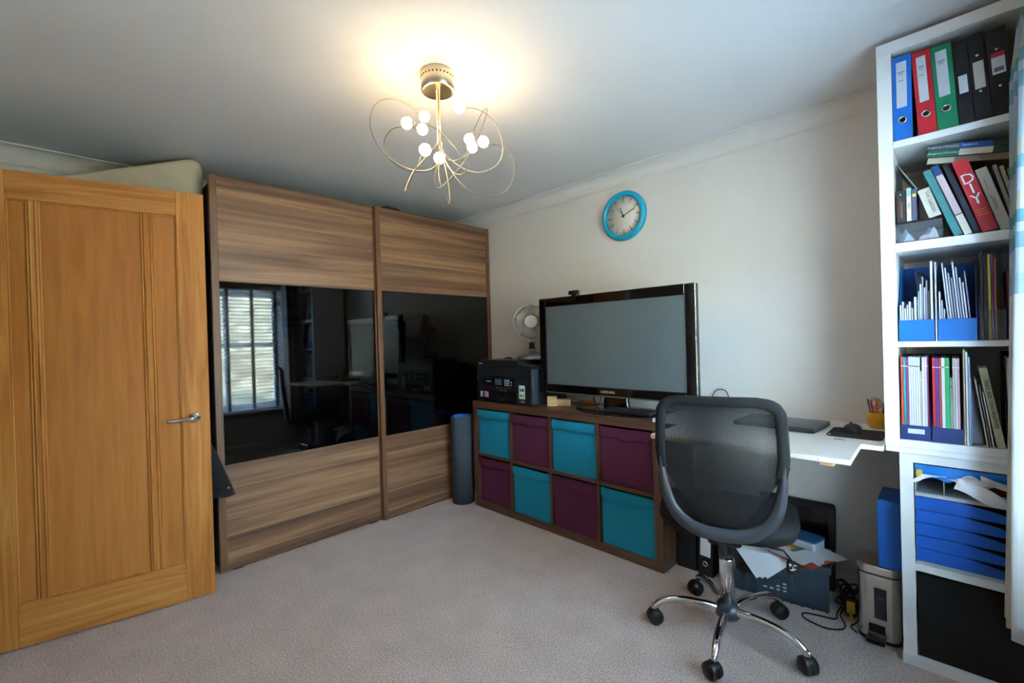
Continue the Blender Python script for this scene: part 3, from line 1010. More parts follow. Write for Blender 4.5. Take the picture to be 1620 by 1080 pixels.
arms = [
 ('A', [(562, 590, 0), (560, 715, -.01), (500, 780, -.04), (380, 782, -.08), (250, 720, -.11), (150, 610, -.12), (105, 480, -.11), (130, 370, -.08), (200, 322, -.05), (290, 328, -.02), (360, 360, .0), (425, 410, .02)], (462, 432, .03)),
 ('B', [(562, 590, 0), (568, 718, .01), (520, 775, .03), (440, 797, .07), (340, 785, .11), (250, 725, .14), (200, 640, .14), (206, 570, .12), (250, 518, .09), (320, 500, .06), (405, 508, .04)], (450, 517, .03)),
 ('C', [(562, 590, 0), (580, 660, -.02), (612, 745, -.05), (655, 802, -.08), (710, 812, -.11), (738, 770, -.14), (715, 695, -.16), (630, 598, -.16), (540, 515, -.14), (450, 478, -.11), (392, 475, -.09)], (348, 476, -.08)),
 ('D', [(562, 590, 0), (590, 670, .02), (650, 730, .04), (740, 785, .06), (830, 800, .07), (920, 765, .07), (970, 700, .06), (975, 600, .05), (940, 500, .04), (880, 425, .03), (800, 383, .03), (735, 378, .03)], (690, 376, .03)),
 ('E', [(562, 590, 0), (590, 715, -.02), (640, 790, -.04), (690, 860, -.06), (770, 930, -.08), (880, 960, -.09), (980, 935, -.09), (1040, 860, -.08), (1060, 760, -.06), (1030, 680, -.04), (970, 630, -.02), (895, 613, -.01)], (850, 599, 0)),
 ('F', [(562, 590, 0), (580, 655, .03), (612, 712, .07), (665, 722, .11), (720, 700, .13), (752, 662, .13)], (778, 636, .12)),
 ('G', [(562, 590, 0), (560, 700, .0), (540, 780, .01), (524, 860, .02), (545, 900, .03), (590, 880, .04), (700, 760, .07), (765, 660, .10), (830, 540, .14), (875, 400, .20), (862, 385, .21), (830, 430, .19), (780, 540, .15)], (757, 581, .14)),
 ('H', [(562, 590, 0), (550, 610, -.01), (470, 700, -.06), (385, 800, -.13), (336, 915, -.20), (345, 915, -.21), (395, 800, -.19), (440, 690, -.16)], (467, 652, -.15)),
 ('I', [(562, 590, 0), (575, 680, -.02), (600, 770, -.05), (620, 880, -.09), (630, 980, -.13), (612, 1000, -.14), (575, 915, -.13), (556, 800, -.10), (560, 740, -.08)], (562, 706, -.07)),
]
for nm, pts, bulb in arms:
    path = catmull([lp(*p) for p in pts], 6)
    ao = MB().tube(path, .0015, 6).build('wire_arm', M_WIRE, la)
    bp_ = lp(*bulb)
    dr = (bp_ - path[-1]).normalized()
    MB().cyl(path[-1] - dr * .006, path[-1] + dr * .012, .0035, 10, .0075).build('bulb_holder', M_SAT, ao)
    MB().sphere(bp_, .0215, 18, 12).build('bulb', M_BULB, ao)

# ================================================================ DESK
DZT = .797
dk = thing('desk', 'white T shaped wall desk top between the cube shelf and the white bookcase', 'desk', (0, 0, 0))
poly = [(2.200, -.004), (3.131, -.004), (3.131, -.478), (3.066, -.478), (3.073, -.765), (2.372, -.785), (2.372, -.440), (2.200, -.440)]
MB().prism(poly, DZT - .018, DZT, axis=2, bev=.0008).build('desk_top', M_DESK, dk)
MB().box(2.3735, 2.62, -.7855, -.7845, DZT - .017, DZT - .001).build('bare_edge', mat('chipboard', '#c9ab86', .8, var=.15, scale=300), dk)
MB().box(2.985, 3.025, -.755, -.70, DZT - .032, DZT - .0185, .001).build('wooden_cleat', M_PINE, dk)
MB().box(2.26, 3.12, -.035, -.004, DZT - .062, DZT - .0185).build('wall_batten', M_WHITE, dk)
MB().cyl((2.985, -.7755, DZT - .008), (2.985, -.7700, DZT - .008), .002, 8).build('screw', M_STEEL, dk)
MB().box(2.975, 3.012, -.446, -.436, DZT, DZT + .002, .0006).build('cable_clip', M_STEEL, dk)

lt = thing('laptop', 'closed dark grey laptop on the white desk', 'laptop', (2.745, -.262, DZT), R(-4))
MB().box(-.165, .165, -.118, .118, .003, .014, .003, seg=2).build('base', mat('laptop_dark', '#2a2c2f', .4), lt)
MB().box(-.165, .165, -.118, .118, .0145, .022, .003, seg=2).build('lid', mat('laptop_lid', '#4a4c4d', .35, .3), lt)
for x in (-.14, .14):
    for y in (-.095, .095):
        MB().cyl((x, y, 0), (x, y, .003), .008, 10).build('foot', M_BLKM, lt)

mp_ = thing('mouse_pad', 'dark rounded mouse pad on the desk', 'mouse pad', (3.028, -.282, DZT), R(1))
MB().prism(rrect(.182, .205, .022, 5), 0, .003, axis=2).build('pad', mat('pad_cloth', '#221f22', .9, bump=.1, bscale=700), mp_)
MB().box(-.085, -.078, -.085, -.067, .003, .0034).build('corner_mark', M_PAPER, mp_)
ms = thing('computer_mouse', 'black computer mouse on the dark mouse pad', 'mouse', (3.012, -.258, DZT + .0031), R(18))
def mousef(u, v):
    a_ = u * 2 * math.pi
    r_ = math.sin(v * math.pi / 2)
    z = .036 * math.cos(v * math.pi / 2) ** .7
    return (.032 * r_ * math.cos(a_) * (1 - .12 * math.sin(a_)), .055 * r_ * math.sin(a_), z * (1 - .25 * r_ * math.sin(a_)))
MB().grid(mousef, 24, 10).build('shell', M_BLK, ms)
MB().cyl((-.003, .026, .029), (.003, .026, .029), .008, 12).build('scroll_wheel', M_BLKM, ms)

# pen pot
M_YEL = mat('pot_yellow', '#d99a08', .35)
PX_, PY_ = 3.078, -.09
po = thing('pen_pot', 'round yellow pen pot beside the white bookcase', 'pen pot', (PX_, PY_, DZT))
MB().lathe([(.0001, 0), (.026, 0), (.036, .012), (.040, .030), (.038, .050), (.034, .062), (.034, .068), (.030, .068), (.030, .058), (.035, .03), (.022, .006), (.0001, .006)], 28).build('pot', M_YEL, po)
pens = [('#7a2048', (-.020, .0, .10), (-.045, .0, .125), 'purple pen leaning in the yellow pot'),
        ('#b03030', (-.012, .004, .09), (-.030, .01, .118), 'red pencil standing in the yellow pot'),
        ('#e2622a', (-.004, -.008, .10), (-.002, -.012, .125), 'orange highlighter standing in the yellow pot'),
        ('#2a2a2c', (.014, .0, .10), (.034, -.006, .120), 'black pen leaning in the yellow pot'),
        ('#3d4450', (.018, .008, .10), (.036, .012, .115), 'dark grey pencil leaning in the yellow pot')]
for k, (c, _a, tip, lab) in enumerate(pens):
    ft = ((-.014, -.006), (-.010, .008), (.0, -.014), (.014, -.006), (.012, .005))[k]
    t0 = Vector((PX_ + ft[0], PY_ + ft[1], DZT + .0085))
    t1 = Vector((PX_ + tip[0] * .75, PY_ + tip[1] * .75, DZT + tip[2]))
    d_ = (t1 - t0)
    rad = .0055 if 'highlighter' in lab else .0035
    pe = thing('pen', lab, 'pen', t0, 0, 'pens in the yellow pot', rot=d_.to_track_quat('Z', 'Y').to_euler())
    MB().cyl((0, 0, 0), (0, 0, d_.length * .8), rad, 8).build('barrel', mat('pen%d' % k, c, .4), pe)
    MB().cyl((0, 0, d_.length * .8), (0, 0, d_.length), rad * 1.15, 8, rad * .8).build('cap', mat('pencap%d' % k, c, .3), pe)
rg = thing('protractor', 'clear round plastic protractor standing in the yellow pot', 'protractor', (PX_ - .008, PY_ + .020, DZT + .062))
M_CLEAR = bpy.data.materials.new('clear_plastic')
M_CLEAR.use_nodes = True
_nt = M_CLEAR.node_tree
_t = _nt.nodes.new('ShaderNodeBsdfTransparent')
_t.inputs[0].default_value = (.86, .88, .92, 1)
_mx = _nt.nodes.new('ShaderNodeMixShader')
_mx.inputs[0].default_value = 0.09
_nt.links.new(_t.outputs[0], _mx.inputs[1])
_nt.nodes['Principled BSDF'].inputs['Base Color'].default_value = (.6, .63, .68, 1)
_nt.nodes['Principled BSDF'].inputs['Roughness'].default_value = .15
_nt.links.new(_nt.nodes['Principled BSDF'].outputs[0], _mx.inputs[2])
_nt.links.new(_mx.outputs[0], _nt.nodes['Material Output'].inputs['Surface'])
Mr = Matrix.Translation((0, 0, .042)) @ Matrix.Rotation(R(90), 4, 'X')
MB().lathe([(.012, 0), (.026, 0), (.026, .0015), (.012, .0015), (.012, 0)], 28, Mr, cap=False).build('disc', M_CLEAR, rg)
for k in range(12):
    a_ = k * math.pi / 6
    MB().cyl((.021 * math.cos(a_), -.002, .042 + .021 * math.sin(a_)), (.025 * math.cos(a_), -.002, .042 + .025 * math.sin(a_)), .0005, 4).build('scale_mark', M_INK, rg)
MB().box(-.004, .004, -.0015, 0, -.05, .018).build('stalk', M_CLEAR, rg)

# ================================================================ OFFICE CHAIR
M_CH = mat('chair_fabric', '#0a0c10', .85, var=.12, scale=350, bump=.2, bscale=500)
M_CHP = mat('chair_plastic', '#363a41', .34)
M_MESH = bpy.data.materials.new('mesh_fabric')
M_MESH.use_nodes = True
_nt = M_MESH.node_tree
_b = _nt.nodes['Principled BSDF']
_b.inputs['Base Color'].default_value = lin('#090c12')
_b.inputs['Roughness'].default_value = .7
_t = _nt.nodes.new('ShaderNodeBsdfTransparent')
_mx = _nt.nodes.new('ShaderNodeMixShader')
_tc = _nt.nodes.new('ShaderNodeTexCoord')
_sx = _nt.nodes.new('ShaderNodeSeparateXYZ')
_nt.links.new(_tc.outputs['Object'], _sx.inputs[0])
def _cell(sock, f):
    a = _nt.nodes.new('ShaderNodeMath'); a.operation = 'MULTIPLY'; a.inputs[1].default_value = f
    _nt.links.new(sock, a.inputs[0])
    b = _nt.nodes.new('ShaderNodeMath'); b.operation = 'FRACT'
    _nt.links.new(a.outputs[0], b.inputs[0])
    c = _nt.nodes.new('ShaderNodeMath'); c.operation = 'LESS_THAN'; c.inputs[1].default_value = .56
    _nt.links.new(b.outputs[0], c.inputs[0])
    return c.outputs[0]
_m = _nt.nodes.new('ShaderNodeMath'); _m.operation = 'MULTIPLY'
_nt.links.new(_cell(_sx.outputs[0], 330), _m.inputs[0])
_nt.links.new(_cell(_sx.outputs[2], 330), _m.inputs[1])
_inv = _nt.nodes.new('ShaderNodeMath'); _inv.operation = 'SUBTRACT'; _inv.inputs[0].default_value = 1.0
_nt.links.new(_m.outputs[0], _inv.inputs[1])
_nt.links.new(_inv.outputs[0], _mx.inputs[0])
_nt.links.new(_t.outputs[0], _mx.inputs[1])
_nt.links.new(_b.outputs[0], _mx.inputs[2])
_nt.links.new(_mx.outputs[0], _nt.nodes['Material Output'].inputs['Surface'])

CH_ROT = R(16)          # local +y = facing direction; 0 faces the clock wall
HUB = (2.648, -.702, 0)
oc = thing('office_chair', 'black mesh back swivel office chair on a chrome five star base', 'office chair', HUB, CH_ROT)
# base: hub, five curved chrome legs and castors at measured angles (world), so subtract the chair turn
MB().lathe([(.0001, .075), (.042, .075), (.050, .090), (.048, .112), (.034, .135), (.0001, .135)], 24).build('base_hub', M_CHP, oc)
for k in range(5):
    a_ = R(64.3 + 72 * k) - CH_ROT
    ca, sa = math.cos(a_), math.sin(a_)
    prof = [(.035, .105), (.10, .116), (.18, .118), (.235, .108), (.272, .088), (.288, .066)]
    path = catmull([(r_ * ca, r_ * sa, z) for r_, z in prof], 5)
    n_ = len(path)
    lg = MB()
    lg.tube(path, .013, 12, rad=[.0175 - .0055 * i / (n_ - 1) for i in range(n_)])
    lo = lg.build('leg', M_CHROME, oc)
    co = MB()
    c0 = Vector((.292 * ca, .292 * sa, 0))
    co.cyl(c0 + Vector((0, 0, .055)), c0 + Vector((0, 0, .085)), .006, 8)
    co.build('castor_pin', M_CHROME, lo)
    cw = MB()
    wa = a_ + (1.3, .3, 2.0, 2.6, .9)[k]
    ax_ = Vector((math.cos(wa), math.sin(wa), 0))
    off = Vector((-ax_.y, ax_.x, 0)) * .008
    for s_ in (1, -1):
        p_ = c0 + off + Vector((0, 0, .0315))
        Mw = Matrix.Translation(p_ + ax_ * s_ * .004) @ (ax_ * s_).to_track_quat('Z', 'Y').to_matrix().to_4x4()
        cw.lathe([(.0001, 0), (.0305, 0), (.0315, .006), (.030, .017), (.024, .022), (.0001, .0225)], 20, Mw)
    cw.lathe([(.0001, .02), (.020, .02), (.024, .05), (.014, .060), (.0001, .060)], 16, Matrix.Translation(c0 + off * .6))
    cw.build('castor', M_BLK, oc)
MB().lathe([(.029, .125), (.029, .31), (.026, .318), (.0001, .318)], 24).build('gas_lift', M_CHROME, oc)
MB().lathe([(.022, .318), (.022, .335), (.0165, .336), (.0165, .40), (.0001, .40)], 20).build('piston', M_BLK, oc)
MB().box(-.06, .06, -.10, .12, .400, .4375, .008).build('tilt_plate', M_BLK, oc)
SZ = .436
def seatf(u, v):
    # squircle outline, domed cushion: v 0..1 bottom centre -> rim -> top centre
    a_ = u * 2 * math.pi
    ex = 3.2
    cr = (abs(math.cos(a_)) ** ex + abs(math.sin(a_)) ** ex) ** (-1 / ex)
    if v < .3:
        r_, z = v / .3 * .94, 0.004
    elif v < .7:
        t_ = (v - .3) / .4
        r_, z = .94 + .06 * math.sin(t_ * math.pi), .004 + .078 * t_
    else:
        t_ = (1 - v) / .3
        r_, z = .94 * t_, .082 + .012 * (1 - t_ ** 3)
    x, y = .260 * cr * r_ * math.cos(a_), .242 * cr * r_ * math.sin(a_) + .072
    z -= .035 * max(0, (y - .12) / .17) ** 2
    return (x, y, SZ + z)
MB().grid(seatf, 44, 24).build('seat', M_CH, oc)
sm = MB()
sm.tube([Vector(seatf(k / 60, .60)) + Vector((math.cos(k / 60 * 2 * math.pi), math.sin(k / 60 * 2 * math.pi), 0)) * .0012 for k in range(60)], .0016, 5, True)
sm.build('seat_seam', mat('seam', '#2b2e33', .8), oc)
# backrest: plane leaning back; u across, h height above its foot
BZ0, BZ1 = .470, 1.000
def bk(u, h):
    """point of the back: u across in metres, h height in metres above floor"""
    t_ = (h - BZ0) / (BZ1 - BZ0)
    y = -.225 - .055 * t_ + .035 * math.sin(math.pi * min(1, max(0, t_)) ) * -.5
    y += .55 * u * u
    return Vector((u * .94, y, h))
# outline of the back (half width at height)
OUT = [(.470, .0), (.474, .06), (.486, .110), (.508, .152), (.54, .184), (.58, .206), (.63, .219), (.70, .2255), (.78, .224), (.86, .221), (.92, .218), (.955, .214), (.98, .200), (.994, .175), (1.0, .135), (1.0, .0)]
INN = [(.528, .0), (.530, .05), (.540, .095), (.562, .132), (.598, .160), (.64, .176), (.69, .188), (.73, .196)]
def outline(tab):
    return [(wv, hv) for hv, wv in tab]
# U shaped plastic lower frame with taper, swept between outer and inner edge
def uframe(u, v):
    # u along the U from left top to right top, v from outer to inner edge
    s_ = abs(2 * u - 1)
    sg = -1 if u < .5 else 1
    def pick(tab, f):
        L = [0]
        for i in range(1, len(tab)):
            L.append(L[-1] + math.hypot(tab[i][0] - tab[i - 1][0], tab[i][1] - tab[i - 1][1]))
        d = f * L[-1]
        for i in range(1, len(tab)):
            if d <= L[i] + 1e-9:
                k_ = (d - L[i - 1]) / (L[i] - L[i - 1])
                return tab[i - 1][1] + (tab[i][1] - tab[i - 1][1]) * k_, tab[i - 1][0] + (tab[i][0] - tab[i - 1][0]) * k_
        return tab[-1][1], tab[-1][0]
    o_ = pick(([t for t in OUT if t[0] <= .70] + [(.775, .2242)]), s_)
    i_ = pick([(h, w) for h, w in INN] + [(.772, .2035)], s_)
    wv, hv = o_[0] + (i_[0] - o_[0]) * v, o_[1] + (i_[1] - o_[1]) * v
    p = bk(sg * wv, hv)
    p.y -= .014 * math.sin(math.pi * v) + .007
    return p
MB().grid(uframe, 60, 6, .028).build('back_frame', M_CHP, oc)
# padded fabric border (upper frame)
br = MB()
def border(u, v):
    tabo = [(.735, .2250)] + [t for t in OUT if t[0] >= .78]
    # left side up, over the top, right side down
    n_ = len(tabo)
    L = [(-w_, h_) for h_, w_ in tabo] + [(w_, h_) for h_, w_ in (tabo + [])[::-1]]
    d = [0]
    for i in range(1, len(L)):
        d.append(d[-1] + math.hypot(L[i][0] - L[i - 1][0], L[i][1] - L[i - 1][1]))
    s_ = u * d[-1]
    for i in range(1, len(L)):
        if s_ <= d[i] + 1e-9:
            k_ = (s_ - d[i - 1]) / max(1e-9, d[i] - d[i - 1])
            x = L[i - 1][0] + (L[i][0] - L[i - 1][0]) * k_
            h = L[i - 1][1] + (L[i][1] - L[i - 1][1]) * k_
            break
    cx_, ch_ = 0.0, .80
    ins = .024 * v
    # move inwards
    fx = (abs(x) - ins * (1 if abs(x) > .12 else .0)) * (1 if x > 0 else -1)
    hh = h - ins * .8 * max(0, min(1, (h - .93) / .07))
    p = bk(fx, hh)
    p.x *= 1 - .05 * max(0, .80 - hh) / .065
    p.y -= .005 * math.sin(math.pi * v) + .001
    return p
br.grid(border, 70, 5, .014)
br.build('back_border', M_CH, oc)
# see-through mesh: from the border down to the V shaped foot
def meshf(u, v):
    h = .545 + v * (.978 - .545)
    if h > .72:
        hw = .204
    else:
        hw = .204 - (.72 - h) / (.72 - .545) * (.204 - .075)
    p = bk((u * 2 - 1) * hw, h)
    p.y += .006
    return p
MB().grid(meshf, 24, 24).build('back_mesh', M_MESH, oc)
def meshf2(u, v):
    p = Vector(meshf(u, v))
    p.y += .014
    return p
MB().grid(meshf2, 24, 24).build('inner_mesh', M_MESH, oc)
# lumbar plate behind the mesh and the spine joining back and seat
def lumb(u, v):
    p = bk((u * 2 - 1) * .07, .52 + v * .10)
    p.y += .008
    return p
MB().grid(lumb, 10, 6, -.008).build('lumbar_plate', M_BLK, oc)
spn = MB()
spn.tube(catmull([(0, -.02, .398), (0, -.14, .392), (0, -.195, .41), (0, -.215, .46), (0, -.222, .51)], 5), .013, 10)
spn.build('back_spine', M_BLK, oc)
# height lever with icon paddle
lvr = MB()
lvr.tube([(.06, -.02, .40), (.20, -.02, .392), (.225, -.025, .36)], .004, 8)
lo = lvr.build('lever', M_BLK, oc)
MB().prism(rrect(.036, .052, .010, 4, .226, .335), -.031, -.022, axis=1, bev=.002).build('paddle', M_BLK, lo)
ic = MB()
for (x, z, w_, h_) in ((.216, .345, .010, .003), (.219, .340, .003, .012), (.231, .345, .010, .003), (.228, .328, .003, .012), (.220, .326, .012, .003), (.233, .331, .006, .003)):
    ic.box(x, x + w_, -.0325, -.031, z, z + h_)
ic.build('icons', M_PAPER, lo)

# ================================================================ UNDER THE DESK
M_NAVYB = mat('file_black', '#0d0e12', .6, bump=.08, bscale=500)
bx_ = thing('storage_file_box', 'wide black file box standing against the end of the cube shelf', 'file box', (2.303, -.305, 0), R(1))
MB().box(-.052, .052, 0, .26, 0, .31, .002).build('case', M_NAVYB, bx_)
MB().box(-.046, .046, .02, .255, .3101, .312).build('page_tops', M_CARD, bx_)
lf = thing('lever_arch_file', 'black lever arch file with white spine label on the floor under the desk', 'file', (2.402, -.316, 0), R(-3), rot=(0, R(2.0), R(-3)))
lc = MB()
lc.box(-.037, .037, 0, .003, 0, .318, .001)
lc.box(-.037, -.034, .003, .285, 0, .318)
lc.box(.034, .037, .003, .285, 0, .318)
lc.build('cover', M_NAVYB, lf)
MB().box(-.032, .03, .02, .27, .004, .302).build('pages', M_PAPER, lf)
MB().box(-.026, .026, -.0008, .0006, .10, .235).build('spine_label', M_PAPER, lf)
MB().lathe([(.008, 0), (.014, 0), (.014, .003), (.008, .003), (.008, 0)], 20, Matrix.Translation((0, .001, .062)) @ Matrix.Rotation(R(90), 4, 'X'), cap=False).build('finger_ring', M_CHROME, lf)
MB().lathe([(.0001, 0), (.008, 0), (.008, .001), (.0001, .001)], 16, Matrix.Translation((0, .0005, .062)) @ Matrix.Rotation(R(90), 4, 'X')).build('finger_hole', M_BLKM, lf)

M_CRATE = mat('crate_grey', '#3a4650', .5)
CRX, CRY, CRA = 2.716, -.212, R(9)
cr = thing('plastic_crate', 'grey blue plastic crate heaped with papers under the desk', 'crate', (CRX, CRY, 0), CRA)
LW, LD, LH = .40, .205, .205
c_ = MB()
t_ = .006
def crate_wall(x0, x1, y0, y1, z0, z1):
    c_.box(x0, x1, y0, y1, z0, z1)
crate_wall(-LW / 2 + .01, LW / 2 - .01, -LD / 2 + .008, LD / 2 - .008, .002, .010)
crate_wall(-LW / 2 + .01, LW / 2 - .01, -LD / 2 + .008, -LD / 2 + .014, .01, LH)
crate_wall(-LW / 2 + .01, LW / 2 - .01, LD / 2 - .014, LD / 2 - .008, .01, LH)
crate_wall(-LW / 2 + .01, -LW / 2 + .016, -LD / 2 + .014, LD / 2 - .014, .01, LH)
crate_wall(LW / 2 - .016, LW / 2 - .01, -LD / 2 + .014, LD / 2 - .014, .01, LH)
c_.build('tub', M_CRATE, cr)
rmm = MB()
for (x0, x1, y0, y1) in ((-LW / 2, LW / 2, -LD / 2 - .006, -LD / 2 + .014), (-LW / 2, LW / 2, LD / 2 - .014, LD / 2), (-LW / 2, -LW / 2 + .016, -LD / 2 + .014, LD / 2 - .014), (LW / 2 - .016, LW / 2, -LD / 2 + .014, LD / 2 - .014)):
    rmm.box(x0, x1, y0, y1, LH - .03, LH, .002)
rmm.build('rim', M_CRATE, cr)
for x in (-.15, -.09, .05, .09, .13, .18):
    MB().box(x - .005, x + .005, -LD / 2 - .003, -LD / 2 + .008, .004, LH - .03).build('rib', M_CRATE, cr)
MB().box(-LW / 2 + .012, LW / 2 - .012, -LD / 2 + .003, -LD / 2 + .008, .090, .097).build('rib', M_CRATE, cr)
for k in range(4):
    for j in range(3):
        if j < k or k == 3 or j == 0:
            MB().box(-.06 + k * .026, -.046 + k * .026, -LD / 2 + .0065, -LD / 2 + .0082, .045 + j * .016, .052 + j * .016).build('slot', M_PAPER2, cr)
hd2 = MB().tube(catmull([(LW / 2 - .002, -.05, LH - .01), (LW / 2 + .012, -.04, LH + .004), (LW / 2 + .012, .04, LH + .004), (LW / 2 - .002, .05, LH - .01)], 6), .006, 8)
hd2.build('handle', M_CRATE, cr)
# papers in the crate
def world_from_crate(x, y, z):
    return (CRX + x * math.cos(CRA) - y * math.sin(CRA), CRY + x * math.sin(CRA) + y * math.cos(CRA), z)
fillm = MB().box(-.18, .18, -.083, .083, .012, .190)
tag(fillm.build('paper_stack', mat('stack_edges', '#b9b6ae', .85, var=.2, scale=200, stretch=(1, 1, 8)), None, world_from_crate(0, 0, 0), (0, 0, CRA)), 'stack of old papers filling the grey crate', 'papers')
def sheet(name, label, cat, loc, rz, w_, d_, material, droop=0.0, tilt=(0, 0), th=.003, curl=0.0, group=None):
    def f(u, v):
        x, y = (u - .5) * w_, (v - .5) * d_
        e = max(0, -y / d_ - .1)
        return (x, y, -droop * e * e * 4 + curl * math.sin(u * math.pi))
    o = MB().grid(f, 8, 10, -th).build(name, material, None, loc, (tilt[0], tilt[1], rz))
    return tag(o, label, cat, group)
def sheaf(u, v, k=0.0):
    # a slightly fanned sheaf whose corner slides over the front rim and droops
    a_ = R(38 + k * 5)
    lx, ly = (u - .5) * .21, (v - .5) * .297
    x = -.085 + lx * math.cos(a_) - ly * math.sin(a_) + k * .006
    y = -.060 + lx * math.sin(a_) + ly * math.cos(a_)
    ov = max(0, -.120 - y)
    return (x, y + ov * .45, .2085 + .0032 * k - ov * .75 + .0025 * math.sin(x * 22 + y * 14))
shf = thing('paper_sheaf', 'fanned sheaf of white paper drooping over the crate front', 'papers', world_from_crate(0, 0, 0), CRA)
for k in range(3):
    MB().grid(lambda u, v: sheaf(u, v, k), 22, 28, -.0018).build('sheet', M_PAPER, shf)
def magazine_mat(name, seed, base, cols):
    mt = bpy.data.materials.new(name)
    mt.use_nodes = True
    nt = mt.node_tree
    b = nt.nodes['Principled BSDF']
    b.inputs['Roughness'].default_value = .3
    tc = nt.nodes.new('ShaderNodeTexCoord')
    mp = nt.nodes.new('ShaderNodeMapping')
    mp.inputs['Location'].default_value = (seed * 3.7, seed, 0)
    mp.inputs['Scale'].default_value = (14, 9, 9)
    nt.links.new(tc.outputs['Object'], mp.inputs['Vector'])
    v = nt.nodes.new('ShaderNodeTexVoronoi')
    v.distance = 'CHEBYCHEV'
    v.inputs['Scale'].default_value = 1
    nt.links.new(mp.outputs['Vector'], v.inputs['Vector'])
    sp = nt.nodes.new('ShaderNodeSeparateColor')
    nt.links.new(v.outputs['Color'], sp.inputs[0])
    rp = nt.nodes.new('ShaderNodeValToRGB')
    rp.color_ramp.interpolation = 'CONSTANT'
    e = rp.color_ramp.elements
    e[0].color = lin(base)
    e[1].position = .45
    e[1].color = lin(cols[0])
    for k, c in enumerate(cols[1:]):
        q = e.new(.45 + .5 * (k + 1) / len(cols))
        q.color = lin(c)
    nt.links.new(sp.outputs[0], rp.inputs['Fac'])
    nt.links.new(rp.outputs['Color'], b.inputs['Base Color'])
    return mt
M_MAGA = magazine_mat('magazine_a', 1.3, '#d9d7d4', ['#b8321f', '#e0a03a', '#d9d7d4', '#39475a'])
M_MAGB = magazine_mat('magazine_b', 4.1, '#d5d4d6', ['#cfcfd2', '#c23c22', '#e6722a', '#384a35'])
M_REDEDGE = mat('magazine_red', '#a8281e', .4)
sheet('magazine', 'thin red magazine beneath the glossy one on the crate', 'magazine', world_from_crate(.035, -.030, .2193), R(-24), .31, .20, M_REDEDGE, .0, (0, 0), .004)
sheet('magazine', 'glossy red and white magazine lying across the crate papers', 'magazine', world_from_crate(.05, -.034, .2234), R(-20), .31, .205, M_MAGA, .0, (0, 0), .004)
sheet('brochure', 'orange and white brochure on the right edge of the crate', 'brochure', world_from_crate(.150, -.045, .2275), R(-30), .15, .17, M_MAGB, .0, (0, 0), .003, .0)
tb = thing('plastic_tub', 'clear plastic tub with blue lid resting on the crate papers', 'tub', world_from_crate(.09, .042, .2306), R(-14))
MB().prism(rrect(.15, .10, .015, 3), 0, .032, axis=2).build('box', mat('tub_pale', '#c5ccd3', .35), tb)
MB().prism(rrect(.155, .105, .015, 3), .0325, .042, axis=2, bev=.002).build('lid', mat('tub_blue', '#275f8c', .35), tb)
# black flat panel leaning on the wall behind the crate
bp2 = thing('monitor_panel', 'black flat monitor panel leaning on the wall behind the crate', 'monitor', (2.745, -.055, 0), 0, rot=(R(-5), 0, 0))
MB().prism(rrect(.325, .40, .015, 3, 0, .20), -.014, .010, axis=1, bev=.002).build('case', M_BLK, bp2)
MB().box(-.135, .135, -.0155, -.014, .06, .365).build('screen', mat('dark_screen', '#07080a', .15), bp2)

# cable tangle by the bin
def lead(label, pts, r=.0032, m_=None, n=8):
    return tag(MB().tube(catmull(pts, n), r, 6).build('power_cable', m_ or M_BLK), label, 'cable')
lead('black cable looping on the carpet in front of the crate', [(2.950, -.19, .012), (2.942, -.245, .0035), (2.944, -.305, .0035), (2.895, -.322, .0035), (2.838, -.345, .0035), (2.85, -.385, .0035), (2.925, -.402, .0035), (2.975, -.370, .0035), (2.982, -.330, .0035), (2.968, -.295, .0035), (2.9535, -.255, .0035), (2.960, -.195, .010)])
tang = []
for k in range(46):
    a_ = k * .83
    tang.append((2.965 + .036 * math.cos(a_) * (1 + .25 * math.sin(k * 1.9)), -.155 + .042 * math.sin(a_ * .9), .049 + .045 * math.sin(a_ * 1.13 + .7)))
lead('tangled bundle of black leads beside the pedal bin', tang, .0036)
lead('black lead running along the carpet to the pedal bin', [(3.000, -.185, .012), (3.016, -.240, .0035), (3.010, -.285, .0035), (3.000, -.325, .0035), (3.023, -.352, .0035)])
py = thing('power_adaptor', 'black power adaptor with yellow label in the cable tangle', 'adaptor', (2.986, -.222, .0310), R(20), rot=(R(62), 0, R(8)))
MB().box(-.02, .02, -.035, .035, 0, .022, .004).build('body', M_BLK, py)
MB().box(-.014, .014, -.022, .022, .0221, .0228).build('label_sticker', mat('plug_yellow', '#c9b21e', .5), py)
yt = MB().box(-.004, .004, -.004, .004, 0, .045, .001)
tag(yt.build('cable_tag', mat('plug_yellow', '#c9b21e'), None, (2.996, -.268, .0005), (0, R(-8), 0)), 'yellow cable tag standing beside the pedal bin', 'cable tag')

# ---- pedal bin
pb = thing('pedal_bin', 'small square stainless steel pedal bin', 'bin', (3.094, -.300, 0), R(0))
MB().prism(rrect(.136, .136, .034, 6), .004, .016, axis=2).build('base', M_BLK, pb)
MB().prism(rrect(.132, .132, .032, 6), .016, .262, axis=2, smooth=False).build('body', M_STEEL, pb)
MB().prism(rrect(.133, .133, .032, 6), .2625, .266, axis=2).build('lid_gap', M_BLK, pb)
ld = MB()
ld.prism(rrect(.136, .136, .034, 6), .2665, .300, axis=2, bev=.006, seg=2)
ld.build('lid', M_STEEL, pb)
MB().box(-.012, .026, -.0672, -.0658, .095, .215).build('label', mat('bin_label', '#171717', .5), pb)
MB().box(-.003, .017, -.0676, -.0670, .175, .1785).build('label_print', mat('bin_red', '#9c2b22', .5), pb)
pdl = MB()
pdl.box(-.036, .022, -.104, -.064, .008, .028, .004)
pdl.build('pedal', M_BLK, pb)
MB().box(-.030, .020, -.0690, -.0662, .038, .070, .002).build('pedal_recess', M_BLKM, pb)
